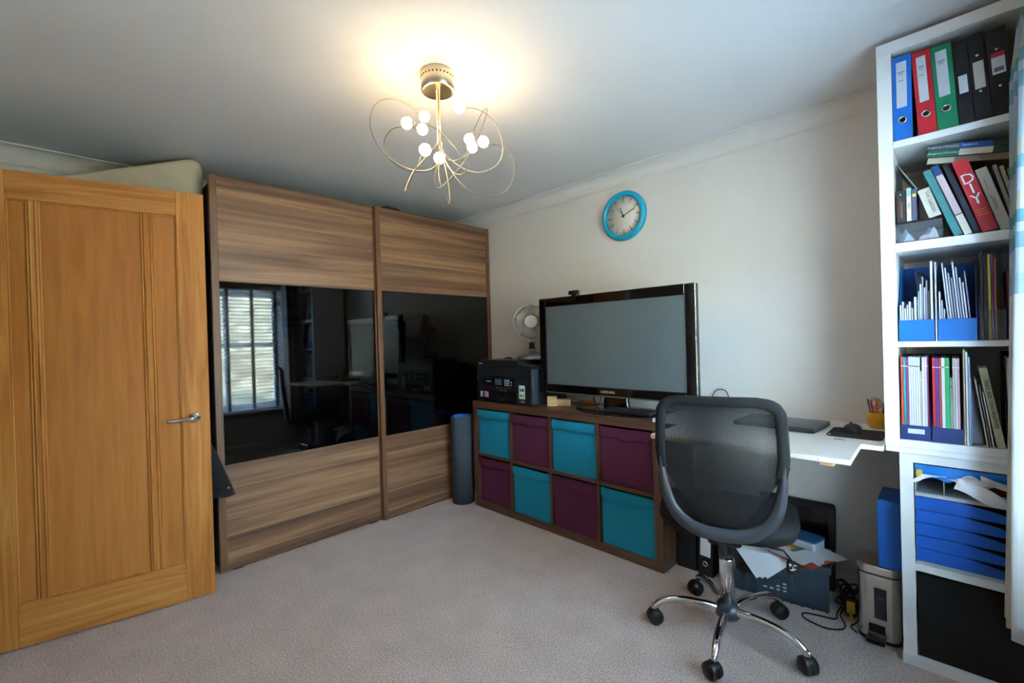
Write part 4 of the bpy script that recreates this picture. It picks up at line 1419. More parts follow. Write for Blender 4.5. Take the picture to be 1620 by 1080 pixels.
MB().tube([(.0, .070, .30), (.0, .078, .20), (.0, .078, .05)], .004, 6).build('hinge_rod', M_BLK, pb)
# blue box file on the bin
M_BLUE = mat('file_blue', '#0a5cb0', .45)
bb = thing('box_file', 'blue box file standing on the pedal bin', 'box file', (3.133, -.362, .3005), 0)
MB().box(-.036, .036, 0, .20, 0, .262, .002).build('case', M_BLUE, bb)
MB().box(-.030, .030, .006, .194, .2621, .264).build('lid_panel', M_BLUE, bb)

# ================================================================ WHITE BOOKCASE (upper) AND LOWER UNIT
BX0, BX1, BF, BB, BZ, BT = 3.134, 3.567, -.449, -.062, .7975, 2.269
bc = thing('bookcase', 'tall white open backed bookcase full of files and books', 'bookcase', (BX0, BF, BZ))
BW, BD, BHh = BX1 - BX0, BB - BF, BT - BZ
S = .042
MB().box(0, S, 0, BD, 0, BHh - S, .0012).build('side_board', M_LAM, bc)
MB().box(BW - S, BW, 0, BD, 0, BHh - S, .0012).build('side_board', M_LAM, bc)
MB().box(0, BW, 0, BD, BHh - S, BHh, .0012).build('top_board', M_LAM, bc)
MB().box(S, BW - S, .0005, BD, 0, .028, .001).build('bottom_board', M_LAM, bc)
SH = [1.181, 1.537, 1.906]
TH = [.020, .032, .024]
for z, th in zip(SH, TH):
    MB().box(S, BW - S, .001, BD, z - th - BZ, z - BZ, .001).build('shelf', M_LAM, bc)
Z4, Z3, Z2, Z1s = BZ + .028, SH[0], SH[1], SH[2]
IX0, IX1 = BX0 + S, BX1 - S
# lower unit
LX0, LX1, LF, LB_, LT = 3.172, 3.595, -.432, -.045, .7775
lu = thing('low_shelf_unit', 'low white shelf unit carrying the tall bookcase', 'shelf unit', (LX0, LF, 0))
LWd = LX1 - LX0
MB().box(0, .038, 0, LB_ - LF, .040, LT - .035, .001).build('side_board', M_LAM, lu)
MB().box(LWd - .038, LWd, 0, LB_ - LF, .040, LT - .035, .001).build('side_board', M_LAM, lu)
MB().box(0, LWd, 0, LB_ - LF, LT - .035, LT, .001).build('top_board', M_LAM, lu)
MB().box(-.002, LWd, -.003, LB_ - LF, 0, .040, .001).build('bottom_board', M_LAM, lu)
MB().box(.038, LWd - .038, .002, LB_ - LF, .350, .376, .001).build('shelf', M_LAM, lu)
# the joining board between the two units (the bookcase stands on it)
MB().box(-.036, LWd - .028, -.014, LB_ - LF - .02, LT + .0002, BZ - .0002, .001).build('riser_board', M_LAM, lu)

# ---- helpers for shelf contents; every front faces -y (towards the room)
def slab(name, label, cat, x, y, z, w_, d_, h_, cover, lean=0.0, pages=True, group=None, spine=None, soft=False):
    """a book standing on its foot; x = left foot corner, lean in degrees (negative = top to the left)"""
    t_ = thing(name, label, cat, (x, y, z), 0, group, rot=(0, R(lean), 0))
    c_ = MB()
    ct_ = min(.0022, w_ * .2)
    c_.box(0, w_, 0, ct_ if pages else d_, 0, h_, .0006)
    if pages:
        c_.box(0, ct_, ct_, d_, 0, h_)
        c_.box(w_ - ct_, w_, ct_, d_, 0, h_)
    c_.build('cover', cover, t_)
    if pages:
        MB().box(ct_, w_ - ct_, ct_, d_ - .004, .003, h_ - .003).build('pages', M_CARD, t_)
    return t_
def plate(t_, name, x0, x1, z0, z1, m_, d=.0007):
    return MB().box(x0, x1, -d, .0003, z0, z1).build(name, m_, t_)
def ring(t_, x, z, r0=.0085, r1=.0125, dark=True):
    Mq = Matrix.Translation((x, .0002, z)) @ Matrix.Rotation(R(90), 4, 'X')
    q = MB().lathe([(r0, 0), (r1, 0), (r1, .0025), (r0, .0025), (r0, 0)], 20, Mq, cap=False).build('finger_ring', M_CHROME, t_)
    MB().lathe([(.0001, 0), (r0, 0), (r0, .0008), (.0001, .0008)], 18, Mq).build('finger_hole', M_BLKM, q)
def vtext(t_, body, size, m_, x, z, sx=1.0, rot=90):
    """text running down a spine"""
    return text('title', body, size, m_, t_, (x, -.0012, z), rot=(R(90), R(rot), 0), ext=.0003, sx=sx)
YF = -.440
M_FB = mat('arch_blue', '#0b66c2', .4)
M_FR = mat('arch_red', '#b01824', .4)
M_FG = mat('arch_green', '#0d7a52', .4)
M_LBL = mat('spine_label', '#c9d3df', .6)
arch = []
for (nm, x, w_, h_, m_, lean) in (('blue', 3.1775, .052, .302, M_FB, 0), ('red', 3.2452, .0485, .296, M_FR, -3), ('green', 3.2950, .0520, .292, M_FG, -3.2)):
    t_ = slab('lever_arch_file', '%s lever arch file with white label on the top shelf of the bookcase' % nm, 'file', x, YF, Z1s + .0005, w_, .285, h_, m_, lean, True, 'lever arch files on the top shelf')
    plate(t_, 'spine_label', .011, w_ - .013, h_ * .39, h_ * .93, M_LBL)
    plate(t_, 'label_print', .015, w_ - .018, h_ * .80, h_ * .812, mat('print_grey', '#6b7280', .6), .001)
    plate(t_, 'label_print', .017, w_ - .022, h_ * .775, h_ * .783, mat('print_grey', '#6b7280', .6), .001)
    if nm != 'green':
        plate(t_, 'label_print', .015, w_ - .02, h_ * .70, h_ * .708, mat('print_grey', '#6b7280', .6), .001)
    ring(t_, w_ / 2, h_ * .24)
for k, (x, w_, h_, lean, lab) in enumerate(((3.3490, .0350, .285, -3.4, 'slim black box file with small white label beside the green file'), (3.3855, .0385, .288, -3.4, 'black box file with handwritten cream label on the top shelf'), (3.4260, .046, .284, -3.4, 'black box file with red and white label beside the curtain'))):
    t_ = slab('box_file', lab, 'file', x, YF, Z1s + .0005, w_, .27, h_, M_NAVYB, lean, False, 'black box files on the top shelf')
    if k == 2:
        q = plate(t_, 'spine_label', .008, w_ - .008, .135, .190, M_LBL)
        MB().box(.008, w_ - .008, -.0014, -.0006, .190, .205).build('red_band', M_FR, t_)
        MB().box(.012, w_ - .012, -.0014, -.0006, .142, .156).build('barcode', mat('print_grey', '#6b7280'), t_)
    else:
        plate(t_, 'spine_label', .007, w_ - .007, .105, .165 + .03 * k, mat('label_cream', '#b9bab4', .7) if k else M_LBL)
    if k:
        for z in (.095, .215):
            MB().lathe([(.0001, 0), (.005, 0), (.004, .002), (.0001, .0025)], 12, Matrix.Translation((w_ / 2, 0, z)) @ Matrix.Rotation(R(90), 4, 'X')).build('rivet', M_CHROME, t_)

# ---- second shelf
cr2 = thing('plastic_tray', 'clear plastic tray with black rim holding white bags', 'tray', (3.180, YF, Z2 + .0005))
MB().box(0, .121, 0, .22, .0, .003).build('floor_sheet', M_CLEAR, cr2)
MB().box(0, .121, 0, .002, .003, .068).build('front_sheet', M_CLEAR, cr2)
for x in (0, .119):
    MB().box(x, x + .002, .002, .22, .003, .068).build('side_sheet', M_CLEAR, cr2)
MB().box(-.001, .1225, -.002, .222, .068, .0745, .001).build('lid', M_BLKM, cr2)
def crumple(name, label, cat, loc, w_, d_, h_, m_, seed, group=None, th=.0):
    rr = random.Random(seed)
    ph = [rr.uniform(0, 6) for _ in range(6)]
    def f(u, v):
        z = h_ * (.5 + .25 * math.sin(u * 7 + ph[0] + v * 3) + .25 * math.sin(v * 8 + ph[1] - u * 4)) * math.sin(math.pi * u) ** .5 * math.sin(math.pi * v) ** .4
        z = abs(z)
        return ((u - .5) * w_ * (1 + .1 * math.sin(v * 6 + ph[2])), (v - .5) * d_ * (1 + .1 * math.sin(u * 7 + ph[3])), z + .0008)
    o = MB().grid(f, 16, 14, th, smooth=False).build(name, m_, None, loc)
    return tag(o, label, cat, group)
crumple('plastic_bag', 'crumpled white plastic bag inside the clear tray', 'plastic bag', (3.265, YF + .047, Z2 + .005), .052, .080, .062, M_PAPER, 3)
crumple('paper_scrap', 'folded pale paper inside the clear tray', 'paper', (3.207, YF + .046, Z2 + .005), .044, .078, .055, mat('paper_blue', '#b9cbd3', .7), 5)
zt = Z2 + .0755
t_ = slab('small_book', 'small dark grey paperback with red print on the clear tray', 'book', 3.181, YF + .004, zt, .0255, .14, .116, mat('book_charcoal', '#2b2a30', .6))
plate(t_, 'print', .008, .011, .02, .085, mat('print_red', '#8a3a34', .6)); plate(t_, 'print', .013, .016, .015, .075, mat('print_olive', '#7a7a45', .6)); plate(t_, 'print', .010, .013, .098, .103, M_LBL)
t_ = slab('small_book', 'small white spined paperback with pale blue top on the clear tray', 'book', 3.2085, YF + .004, zt, .0125, .14, .120, mat('book_white', '#dfe3ea', .6))
plate(t_, 'print', .001, .0115, .09, .118, mat('print_cyan', '#86b6cf', .6)); vtext(t_, 'MAX', .010, M_INK, .006, .055)
t_ = slab('small_book', 'small purple grey paperback with yellow band on the clear tray', 'book', 3.223, YF + .004, zt, .0125, .14, .112, mat('book_purplegrey', '#565673', .6))
plate(t_, 'print', .001, .0115, .085, .095, mat('print_yellow', '#d3c43a', .6))
t_ = slab('hardback_book', 'pale cream hardback leaning right of the small paperbacks', 'book', 3.2668, YF + .012, zt, .0330, .15, .108, mat('book_cream', '#cbc9be', .7), -16)
vtext(t_, 'THE GARDEN', .0135, mat('print_grey2', '#62675f', .7), .020, .055, .95)
t_ = slab('hardback_book', 'teal hardback leaning on the shelf beside the clear tray', 'book', 3.3295, YF + .004, Z2 + .0005, .0205, .19, .252, mat('book_teal', '#3d8287', .6, var=.1, scale=60), -17.6)
t_ = slab('hardback_book', 'pink and white hardback with navy top on its spine', 'book', 3.354, YF + .002, Z2 + .0005, .0185, .19, .262, mat('book_pink', '#c3aeb4', .7, var=.06, scale=90), -17.6)
plate(t_, 'print', .0, .0185, .225, .2615, mat('print_navy', '#173a70', .6)); plate(t_, 'print', .0, .0185, .072, .0755, M_INK); plate(t_, 'print', .0, .0185, .0, .072, M_PAPER2)
t_ = slab('paperback_book', 'dark navy paperback with mottled spine between pink and red books', 'book', 3.3765, YF + .003, Z2 + .0005, .0155, .18, .258, mat('book_navy', '#20222f', .6, var=.5, scale=120), -16.5)
vtext(t_, 'IIIIIII', .008, mat('print_dim', '#5b6270', .7), .008, .12, 2.2)
t_ = slab('hardback_book', 'thick red DIY hardback leaning in the bookcase', 'book', 3.3955, YF, Z2 + .0005, .0375, .19, .258, M_FR, -15.4)
for ch, z in (('D', .187), ('I', .150), ('Y', .112)):
    text('title_letter', ch, .050, M_PAPER, t_, (.0190, -.0012, z), rot=(R(90), 0, 0), ext=.0004, sx=.9)
for k in range(3):
    text('subtitle', ('READER', 'GUIDE', 'HANDBOOK')[k][:0] or '=====', .011, mat('print_yel2', '#d8a51c', .6), t_, (.019, -.0012, .075 - k * .009), ext=.0003, sx=.75)
t_ = slab('hardback_book', 'cream hardback leaning between the red book and the pamphlets', 'book', 3.4365, YF + .006, Z2 + .0005, .0275, .18, .218, mat('book_cream2', '#bdb9ae', .7), -14.8)
plate(t_, 'print', .010, .0115, .14, .18, mat('print_brown', '#8a6a55')); plate(t_, 'print', .010, .012, .07, .12, mat('print_grey2', '#62675f')); plate(t_, 'print', .015, .0165, .075, .115, mat('print_grey2', '#62675f'))
for k, (x, c, h_) in enumerate(((3.4685, '#8f8a84', .222), (3.482, '#9a9474', .214), (3.4955, '#7f7a6c', .20))):
    t_ = slab('pamphlet', ('grey pamphlet leaning beside the cream hardback', 'olive pamphlet leaning beside the grey pamphlet', 'brown pamphlet leaning at the end of the book row')[k], 'pamphlet', x, YF + .01, Z2 + .0005, .0095, .17, h_, mat('pamphlet%d' % k, c, .7, var=.15, scale=80), -12.5, True, 'pamphlets at the end of the book row')
# books lying across the standing ones
def lying(label, zoff, th, segs, w0, yoff=0.0):
    t_ = thing('paperback_book', label, 'book', (3.262, -.385 + yoff, 1.8185 + zoff), 0, 'books lying across the standing books', rot=(0, R(11.0), 0))
    MB().box(.0, w0, .002, .20, .0015, th - .0015).build('pages', M_CARD, t_)
    MB().box(.0, w0, .002, .20, .0, .0014).build('back_cover', segs[0][2], t_)
    MB().box(.0, w0, .002, .20, th - .0014, th).build('front_cover', segs[0][2], t_)
    for a, b_, m_ in segs:
        MB().box(a, b_, 0, .002, 0, th).build('spine', m_, t_)
    return t_
G1, G2, B1 = mat('sp_grey', '#4d565f', .5), mat('sp_green', '#14603f', .5), mat('sp_blue', '#1c4f97', .5)
K1 = mat('sp_black', '#16191c', .5)
G3 = mat('sp_green2', '#1b4a2c', .5)
PX2 = mat('sp_pages', '#8a7d6d', .8, var=.25, scale=120, stretch=(6, 1, 1))
t_ = lying('brown edged volume lowest of the books lying across the standing ones', .0, .0215, [(.07, .215, PX2)], .215, .012)
t_ = lying('green and white paperback lying in the middle of the flat stack', .0225, .0215, [(0, .083, G2), (.083, .165, M_PAPER2), (.165, .215, G3)], .215, .004)
text('title', 'Dangerous STRUGGLE', .0085, M_PAPER, t_, (.043, -.0007, .011), ext=.0003)
t_ = lying('grey and blue paperback uppermost of the flat stack', .045, .0185, [(0, .085, G1), (.085, .165, B1), (.165, .215, K1)], .215)
text('title', 'Dangerous STRUGGLE', .0085, M_PAPER, t_, (.043, -.0007, .009), ext=.0003)
text('title', 'Facebook', .0095, M_PAPER, t_, (.11, -.0007, .010), ext=.0003)
# thin grey sheet leaning against the side
t_ = tag(MB().box(0, .003, 0, .16, 0, .115).build('plastic_sheet', mat('sheet_greyteal', '#6f8587', .4), None, (3.2365, YF + .02, zt + .112), (0, R(-28), 0)), 'thin grey green plastic sheet leaning on the small paperbacks', 'sheet')

# ---- third shelf: magazine files
M_MF = mat('magfile_blue', '#0f69b8', .45)
M_MFN = mat('magfile_navy', '#1c2f6b', .45)
M_MFK = mat('magfile_black', '#111418', .45)
def magfile(label, x, y, z, w_, h_front, h_back, d_, m_, group=None, label_plate=False, clear=None):
    t_ = thing('magazine_file', label, 'magazine file', (x, y, z), 0, group)
    th = .0022
    c_ = MB()
    c_.box(0, w_, 0, th, 0, h_front, .0006)
    c_.build('front', clear or m_, t_)
    MB().box(0, w_, d_ - th, d_, 0, h_back).build('back', clear or m_, t_)
    MB().box(th, w_ - th, th, d_ - th, 0, th).build('base', clear or m_, t_)
    for xx in (0, w_ - th):
        MB().prism([(th, 0), (d_ - th, 0), (d_ - th, h_back), (d_ * .62, h_back), (th, h_front)], xx, xx + th, axis=0).build('side', clear or m_, t_)
    if label_plate:
        MB().box(w_ * .24, w_ * .80, -.0008, .0002, h_front * .45, h_front * .78).build('label', M_LBL, t_)
    return t_
magfile('blue magazine file of leaflets beside the bookcase side board', 3.1800, YF, Z3 + .0005, .0955, .076, .285, .25, M_MF, 'blue magazine files')
magfile('blue magazine file of leaning papers next to the clear file', 3.2835, YF, Z3 + .0005, .0955, .076, .285, .25, M_MF, 'blue magazine files')
papers = [mat('leaf%d' % k, c, .7) for k, c in enumerate(('#cfd6e2', '#b8c2d2', '#9fb0c4', '#d9dce4', '#8d8fa6', '#c9c3d6'))]
def leaf(label, x, y, z, w_, d_, h_, m_, lean, group, round_top=False):
    o = MB()
    o.box(0, w_, 0, d_, 0, h_, .0006)
    return tag(o.build('leaflet', m_, None, (x, y, z), (0, R(lean), 0)), label, 'leaflet', group)
zb = Z3 + .004
for k in range(6):
    leaf('short white leaflet standing at the front of the blue file', 3.1835 + k * .0062, YF + .004, zb, .0045, .10, .128 + .014 * math.sin(k * 2.1), papers[k % 2], 0, 'short white leaflets in the blue file')
leaf('tall white leaflet among the short leaflets', 3.2225, YF + .006, zb, .006, .11, .155, papers[3], 0, None)
for k in range(6):
    leaf('grey leaflet standing in the blue file', 3.2310 + k * .0053, YF + .012 + k * .003, zb, .0040, .16, .175 + .05 * ((k * 7) % 5) / 4, papers[(k + 2) % 6], .5, 'grey leaflets in the blue file')
leaf('tall white booklet against the divider of the blue files', 3.2660, YF + .003, zb, .0060, .18, .278, papers[3], 0, None)
gs = MB().grid(lambda u, v: (3.222 + .035 * u + .006 * math.sin(v * 4), YF + .18 + .02 * u, zb + v * (.262 - .03 * u * u)), 8, 10, .0015)
tag(gs.build('plastic_wallet', mat('wallet_grey', '#7e8ea0', .35)), 'grey plastic wallet behind the leaflets', 'wallet')
leaf('thin white folder standing between the two blue files', 3.2775, YF - .004, Z3 + .001, .0040, .20, .275, papers[5], 0, None)
for k in range(8):
    leaf('pale paper leaning left in the blue file', 3.313 + k * .0064, YF + .006 + (k % 3) * .004, zb, .0042, .19, .268 - .018 * (k % 4) - .02 * (k > 5), papers[(k * 5 + 1) % 6], -4, 'papers leaning in the blue file')
leaf('slim grey booklet leaning right of the white papers', 3.3655, YF + .02, zb, .0042, .18, .235, papers[4], -4, None)
for k in range(3):
    leaf('short pale paper standing at the foot of the leaning papers', 3.2870 + k * .0055, YF + .004, zb, .0042, .10, .168 - .03 * k, papers[k], 0, 'short papers at the file foot')
magfile('clear grey magazine file of magazines', 3.383, YF - .004, Z3 + .0005, .062, .10, .315, .25, None, None, False, M_CLEAR)
for k, (c, w_, lab) in enumerate((('#2a2730', .007, 'black spined magazine in the clear file'), ('#141417', .009, 'thick black magazine in the clear file'), ('#c9bf3a', .006, 'yellow spined magazine in the clear file'), ('#5a3f80', .006, 'violet spined magazine in the clear file'), ('#b0562e', .005, 'orange spined magazine in the clear file'))):
    slab('magazine', lab, 'magazine', 3.387 + sum((.007, .009, .006, .006, .005)[:k]) + k * .001, YF + .001, zb, w_, .20, .292 - .006 * k, mat('magz%d' % k, c, .4), 0, True)
pf = MB().prism([(0, 0), (.012, 0), (.009, .23), (-.004, .23)], 0, .19, axis=1, bev=.002)
tag(pf.build('document_folder', mat('folder_purple', '#6e2a57', .5), None, (3.4505, YF + .002, Z3 + .0005)), 'curved purple document folder beside the clear file', 'folder')
sn = thing('spiral_notebook', 'dark spiral bound notebook next to the purple folder', 'notebook', (3.467, YF + .004, Z3 + .0005))
MB().box(0, .012, .004, .19, 0, .205).build('cover', mat('note_navy', '#1c2b4a', .5), sn)
for k in range(18):
    MB().tube([(.006 + .0075 * math.cos(a * math.pi / 5), .004 + .006 * math.sin(a * math.pi / 5), .012 + k * .0105) for a in range(10)], .0008, 4, True).build('wire_ring', M_BLK, sn)
for k in range(3):
    leaf('clear plastic sleeve slumped at the end of the shelf', 3.494 + k * .009, YF + .008, Z3 + .001, .0045, .18, .30 - .02 * k, mat('sleeve', '#98a4b0', .3), -3.5, 'plastic sleeves on the third shelf')

# ---- fourth shelf
magfile('navy magazine file with white label holding coloured books', 3.1790, YF, Z4 + .0005, .0805, .052, .30, .25, M_MFN, 'navy magazine files', True)
magfile('navy magazine file beside the labelled navy file', 3.2625, YF, Z4 + .0005, .0785, .052, .30, .25, M_MFN, 'navy magazine files')
zb = Z4 + .0035
def exbooks(x, lst, pre):
    for k, (c, w_, dh, nm) in enumerate(lst):
        t_ = slab('exercise_book', '%s spined exercise book %s' % (nm, pre), 'exercise book', x, YF + .004, zb, w_, .20, .296 - dh, mat('ex_' + c, c, .5), 0, True, 'exercise books ' + pre)
        plate(t_, 'band', 0, w_, .262 - dh, .265 - dh, M_PAPER if nm not in ('white', 'grey') else M_INK)
        x += w_ + .0006
exbooks(3.1818, [('#c0432a', .0068, 0, 'orange'), ('#1f93a3', .0066, .001, 'turquoise'), ('#7c3a78', .0064, .002, 'purple')] + [('#cfd6e3', .0056, .0005 * k, 'white') for k in range(5)] + [('#b9b3a6', .0040, .05, 'beige'), ('#dde0e6', .0062, .001, 'pale'), ('#c5cde0', .0060, .0, 'lilac'), ('#8a2c6c', .0035, 0, 'magenta')], 'in the labelled navy file')
exbooks(3.2658, [('#b3202c', .0078, .003, 'red'), ('#553087', .0078, .004, 'violet'), ('#a63a36', .0060, .004, 'brick red'), ('#d9dfe6', .0085, .003, 'white'), ('#23a05a', .0110, .003, 'green'), ('#8b9a94', .0062, .07, 'grey'), ('#b9b4aa', .0060, .003, 'beige'), ('#cfc9c4', .0055, .004, 'cream'), ('#c79fb0', .0045, .004, 'pink')], 'in the second navy file')
leaf('tall buff folder beside the second navy file', 3.3425, YF - .002, Z4 + .0005, .0045, .22, .325, mat('buff', '#a89b72', .7), 0, None)
leaf('tall white paper sleeve next to the buff folder', 3.3485, YF - .004, Z4 + .0005, .0050, .22, .318, papers[3], 0, None)
leaf('pale blue plastic sleeve next to the white sleeve', 3.3545, YF - .003, Z4 + .0005, .0045, .21, .300, papers[2], 0, None)
def walletf(u, v):
    z = .0015 + .232 * (1 - .10 * u) * v
    xr = 3.3935 - .126 * z
    return (3.3605 + u * (xr - 3.3605), YF + .006 + .045 * u + .003 * math.sin(u * 6 + v * 5), Z4 + z)
gs = MB().grid(walletf, 10, 14, .0008)
tag(gs.build('plastic_wallet', mat('wallet_clear', '#a8b4cc', .25)), 'pale plastic wallet drooping between sleeves and the cream book', 'wallet')
for k in range(3):
    leaf('thin %s paper leaning left of the cream book' % ('cream', 'lilac', 'white')[k], 3.396 + k * .0065, YF + .004 + k * .004, Z4 + .0005, .0035, .18, .225 - .02 * k, (M_PAPER2, papers[4], M_PAPER)[k], -7, 'thin papers beside the cream book')
t_ = slab('hardback_book', 'cream hardback titled THEY ASK YOU ANSWER leaning on the fourth shelf', 'book', 3.4185, YF + .006, Z4 + .0005, .0195, .16, .265, mat('book_cream3', '#b9bd9f', .6), -8.5)
vtext(t_, 'THEY ASK YOU ANSWER', .0145, M_INK, .010, .145, 1.0)
magfile('black magazine file of white magazines at the end of the fourth shelf', 3.4395, YF + .012, Z4 + .0005, .0800, .06, .31, .25, M_MFK)
for k in range(6):
    leaf('white magazine standing in the black file', 3.4455 + k * .0085, YF + .018, zb, .0068, .20, .292, papers[(k * 2) % 6 if k % 2 else 3], 0, 'white magazines in the black file')

# ---- lower unit contents
M_DRW = mat('drawer_blue', '#0c55b4', .38)
dr = thing('drawer_unit', 'desktop drawer unit with five blue drawers in the low shelf unit', 'drawer unit', (3.2125, LF + .006, .3765))
DWd = .29
cs = MB()
cs.box(0, DWd, .004, .33, 0, .014)
cs.box(0, DWd, .004, .33, .246, .256)
cs.box(0, .004, .004, .33, .014, .246)
cs.box(DWd - .004, DWd, .004, .33, .014, .246)
cs.box(.004, DWd - .004, .325, .33, .014, .246)
cs.build('case', mat('drawer_case', '#b9bfc4', .45), dr)
for k in range(5):
    z0 = .0148 + k * .0463
    prof = [(.001, z0), (DWd - .001, z0), (DWd - .001, z0 + .024)]
    for j in range(11):
        t2 = j / 10
        prof.append((.225 - .105 * t2, z0 + .024 + .0207 * (t2 ** 1.0) ** .75))
    prof += [(.001, z0 + .0447)]
    d_ = MB().prism(prof, -.004, .004, axis=1).build('drawer', M_DRW, dr)
    MB().box(.006, DWd - .006, .0085, .32, z0 + .001, z0 + .022).build('drawer_box', M_BLKM, d_)
lt2 = thing('letter_tray', 'open grey letter tray on top of the blue drawer unit', 'letter tray', (3.2125, LF + .008, .6330))
lm = MB()
lm.box(0, .285, 0, .31, 0, .004)
lm.box(0, .003, .0, .31, .004, .058)
lm.box(.282, .285, .0, .31, .004, .058)
lm.box(0.003, .282, .307, .31, .004, .058)
lm.build('tray', mat('tray_grey', '#9aa2a6', .5), lt2)
MB().box(.075, .0775, .002, .30, .004, .058).build('partition', mat('tray_grey', '#9aa2a6'), lt2)
def torn(name, label, loc, w_, d_, h_, m_, seed):
    return crumple(name, label, 'packaging', loc, w_, d_, h_, m_, seed)
pk = thing('paper_ream', 'torn blue paper ream wrapper on the grey letter tray', 'paper ream', (3.2135, LF + .004, .6915))
MB().box(0, .29, .006, .26, .010, .040, .003).build('sheets', M_PAPER, pk)
def wrapf(u, v):
    x = u * .288
    zz = .046 - v * (.038 + .014 * math.sin(u * 9) + .010 * math.sin(u * 21 + 1))
    return (x, .0015 - .004 * math.sin(v * 3) + .002 * math.sin(u * 17), zz)
MB().grid(wrapf, 30, 6, -.0012, smooth=False).build('wrapper_front', mat('wrap_blue', '#0f74c8', .3), pk)
MB().box(0, .29, .004, .26, .0412, .0432).build('wrapper_top', mat('wrap_blue', '#0f74c8'), pk)
def tornf(u, v):
    x = .0 + u * .19 + .01 * math.sin(v * 5)
    zz = .016 - v * (.020 + .012 * math.sin(u * 7 + 2) + .006 * math.sin(u * 19))
    return (x, -.006 - .006 * math.sin(u * 8 + v * 2), zz)
MB().grid(tornf, 24, 5, -.001, smooth=False).build('torn_edge', M_PAPER, pk)
def flapf(u, v):
    x = .10 + u * .15 + .02 * v
    zz = .004 - u * .068 + (v - .5) * (.045 - .02 * u) + .005 * math.sin(u * 9 + v * 4)
    return (x, -.016 - .012 * math.sin(u * 3.1) - .004 * math.sin(v * 5 + u * 7), zz)
MB().grid(flapf, 16, 8, -.001, smooth=False).build('torn_flap', M_PAPER, pk)
def flap2(u, v):
    return (.165 + u * .085, -.012 - .006 * math.sin(u * 5 + v * 3), .038 - u * .03 - v * (.028 - .010 * u))
MB().grid(flap2, 8, 6, -.001, smooth=False).build('torn_flap', M_PAPER, pk)
MB().box(.004, .022, -.010, -.007, .004, .030, .001).build('label_yellow', mat('wrap_yellow', '#c7b04a', .5), pk)
rb = thing('red_carton', 'dark red carton with barcode inside the grey letter tray', 'carton', (3.395, LF + .016, .6375))
MB().box(0, .098, 0, .22, 0, .046, .002).build('box', mat('carton_red', '#5e1013', .5), rb)
MB().box(.03, .078, -.0008, .0002, .008, .024).build('barcode_label', M_LBL, rb)
for k in range(9):
    MB().box(.034 + k * .0045, .0355 + k * .0045 + (k % 3) * .0006, -.0012, -.0007, .011, .022).build('bar', M_INK, rb)
bx3 = thing('storage_box', 'large black fabric storage box at the bottom of the low white unit', 'storage box', (3.214, LF + .010, .0405))
MB().grid(lambda u, v: (u * .335, -.004 * math.sin(math.pi * u) * math.sin(math.pi * v), v * .300), 10, 8, -.006).build('front', M_BLKF, bx3)
bb3 = MB()
bb3.box(0, .006, .0065, .34, 0, .300)
bb3.box(.329, .335, .0065, .34, 0, .300)
bb3.box(.006, .329, .334, .34, 0, .300)
bb3.box(.006, .329, .0065, .334, 0, .006)
bb3.build('tub', M_BLKF, bx3)

# ================================================================ CURTAIN
def curtain_mat():
    mt = bpy.data.materials.new('curtain_check')
    mt.use_nodes = True
    nt = mt.node_tree
    b = nt.nodes['Principled BSDF']
    b.inputs['Roughness'].default_value = .85
    at = nt.nodes.new('ShaderNodeAttribute')
    at.attribute_name = 'cloth_uv'
    sp = nt.nodes.new('ShaderNodeSeparateXYZ')
    nt.links.new(at.outputs['Vector'], sp.inputs[0])
    def bands(sock, period, stops, phase=0.0):
        a = nt.nodes.new('ShaderNodeMath'); a.operation = 'MULTIPLY_ADD'
        a.inputs[1].default_value = 1 / period
        a.inputs[2].default_value = phase
        nt.links.new(sock, a.inputs[0])
        f = nt.nodes.new('ShaderNodeMath'); f.operation = 'FRACT'
        nt.links.new(a.outputs[0], f.inputs[0])
        rp = nt.nodes.new('ShaderNodeValToRGB')
        rp.color_ramp.interpolation = 'CONSTANT'
        e = rp.color_ramp.elements
        e[0].color = lin(stops[0][1])
        e[1].position, e[1].color = stops[1][0], lin(stops[1][1])
        for p, c in stops[2:]:
            q = e.new(p)
            q.color = lin(c)
        nt.links.new(f.outputs[0], rp.inputs['Fac'])
        return rp.outputs['Color']
    hz = bands(sp.outputs[1], .46, [(0, '#c9d2da'), (.16, '#8fb2bd'), (.26, '#c9d2da'), (.32, '#74aab4'), (.40, '#cdc8b6'), (.52, '#c9d2da'), (.66, '#86b3ba'), (.74, '#cfcabb'), (.84, '#b9cdd8')])
    vt = bands(sp.outputs[0], .13, [(0, '#ffffff'), (.3, '#cfe2e4'), (.5, '#f3f0e8'), (.72, '#d8e4ea')])
    plain = bands(sp.outputs[0], .11, [(0, '#d9d9d4'), (.35, '#cfcabb'), (.6, '#dfe3e4')])
    m1 = nt.nodes.new('ShaderNodeMix'); m1.data_type = 'RGBA'; m1.blend_type = 'MULTIPLY'; m1.inputs[0].default_value = 1
    nt.links.new(hz, m1.inputs[6]); nt.links.new(vt, m1.inputs[7])
    lt_ = nt.nodes.new('ShaderNodeMath'); lt_.operation = 'GREATER_THAN'; lt_.inputs[1].default_value = 1.32
    nt.links.new(sp.outputs[1], lt_.inputs[0])
    m2 = nt.nodes.new('ShaderNodeMix'); m2.data_type = 'RGBA'
    nt.links.new(lt_.outputs[0], m2.inputs[0]); nt.links.new(plain, m2.inputs[6]); nt.links.new(m1.outputs[2], m2.inputs[7])
    nt.links.new(m2.outputs[2], b.inputs['Base Color'])
    tr = nt.nodes.new('ShaderNodeBsdfTranslucent')
    nt.links.new(m2.outputs[2], tr.inputs['Color'])
    mx = nt.nodes.new('ShaderNodeMixShader'); mx.inputs[0].default_value = .3
    nt.links.new(b.outputs[0], mx.inputs[1]); nt.links.new(tr.outputs[0], mx.inputs[2])
    nt.links.new(mx.outputs[0], nt.nodes['Material Output'].inputs['Surface'])
    return mt
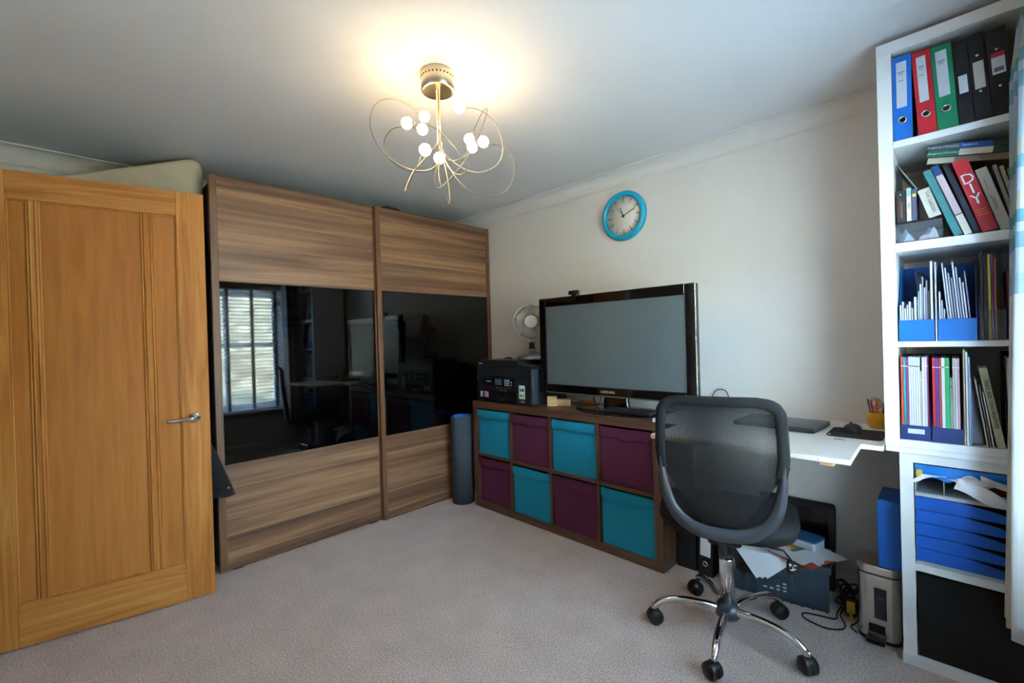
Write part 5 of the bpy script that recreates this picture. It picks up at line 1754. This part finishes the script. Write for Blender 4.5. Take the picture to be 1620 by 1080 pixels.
cu = thing('curtain', 'pale curtain with teal and cream checks hanging beside the window', 'curtain', (3.5, -.56, .30))
fold = [(3.556, -.475), (3.500, -.480), (3.452, -.490), (3.446, -.500), (3.50, -.514), (3.556, -.522), (3.562, -.532), (3.50, -.542), (3.452, -.556), (3.448, -.568), (3.50, -.582), (3.558, -.592), (3.56, -.604), (3.50, -.616), (3.454, -.630), (3.452, -.642), (3.50, -.656), (3.56, -.664)]
fp = catmull([(x, y, 0) for x, y in fold], 4)
NF, NZ = len(fp) - 1, 30
CZ0, CZ1 = .30, 2.165
vs, fs, uvs = [], [], []
acc = 0.0
for i, p in enumerate(fp):
    if i: acc += (fp[i] - fp[i - 1]).length
    for j in range(NZ + 1):
        t = j / NZ
        z = CZ0 + (CZ1 - CZ0) * t
        sw = 1.0 + .05 * math.sin(t * 5 + p.y * 20)
        vs.append((3.505 + (p.x - 3.505) * sw * (1.0 - .25 * max(0, t - .9) / .1) - 3.5 + .022 - .040 * (1 - t), p.y + .56 + .01 * math.sin(t * 3), z - .30))
        uvs.append((acc, z, 0))
w_ = NZ + 1
for i in range(NF):
    for j in range(NZ):
        fs.append((i * w_ + j, (i + 1) * w_ + j, (i + 1) * w_ + j + 1, i * w_ + j + 1))
cm = bpy.data.meshes.new('cloth')
cm.from_pydata(vs, [], fs)
cm.polygons.foreach_set('use_smooth', [True] * len(fs))
at = cm.attributes.new('cloth_uv', 'FLOAT_VECTOR', 'POINT')
at.data.foreach_set('vector', [c for p in uvs for c in p])
cm.materials.append(curtain_mat())
co_ = bpy.data.objects.new('cloth', cm)
COL.objects.link(co_)
co_.parent = cu
sol = co_.modifiers.new('thickness', 'SOLIDIFY')
sol.thickness = .002
rail = thing('curtain_pole', 'slim steel curtain pole above the window', 'curtain pole', (3.505, -1.24, 2.185))
MB().cyl((0, -.80, 0), (0, .80, 0), .011, 14).build('pole', M_STEEL, rail)
for y in (-.82, .80):
    MB().cyl((0, y, 0), (0, y + .02, 0), .017, 14).build('finial', M_STEEL, rail)
for y in (-.70, .60):
    MB().box(.008, .0945, y - .008, y + .008, -.012, .012).build('bracket', M_STEEL, rail)
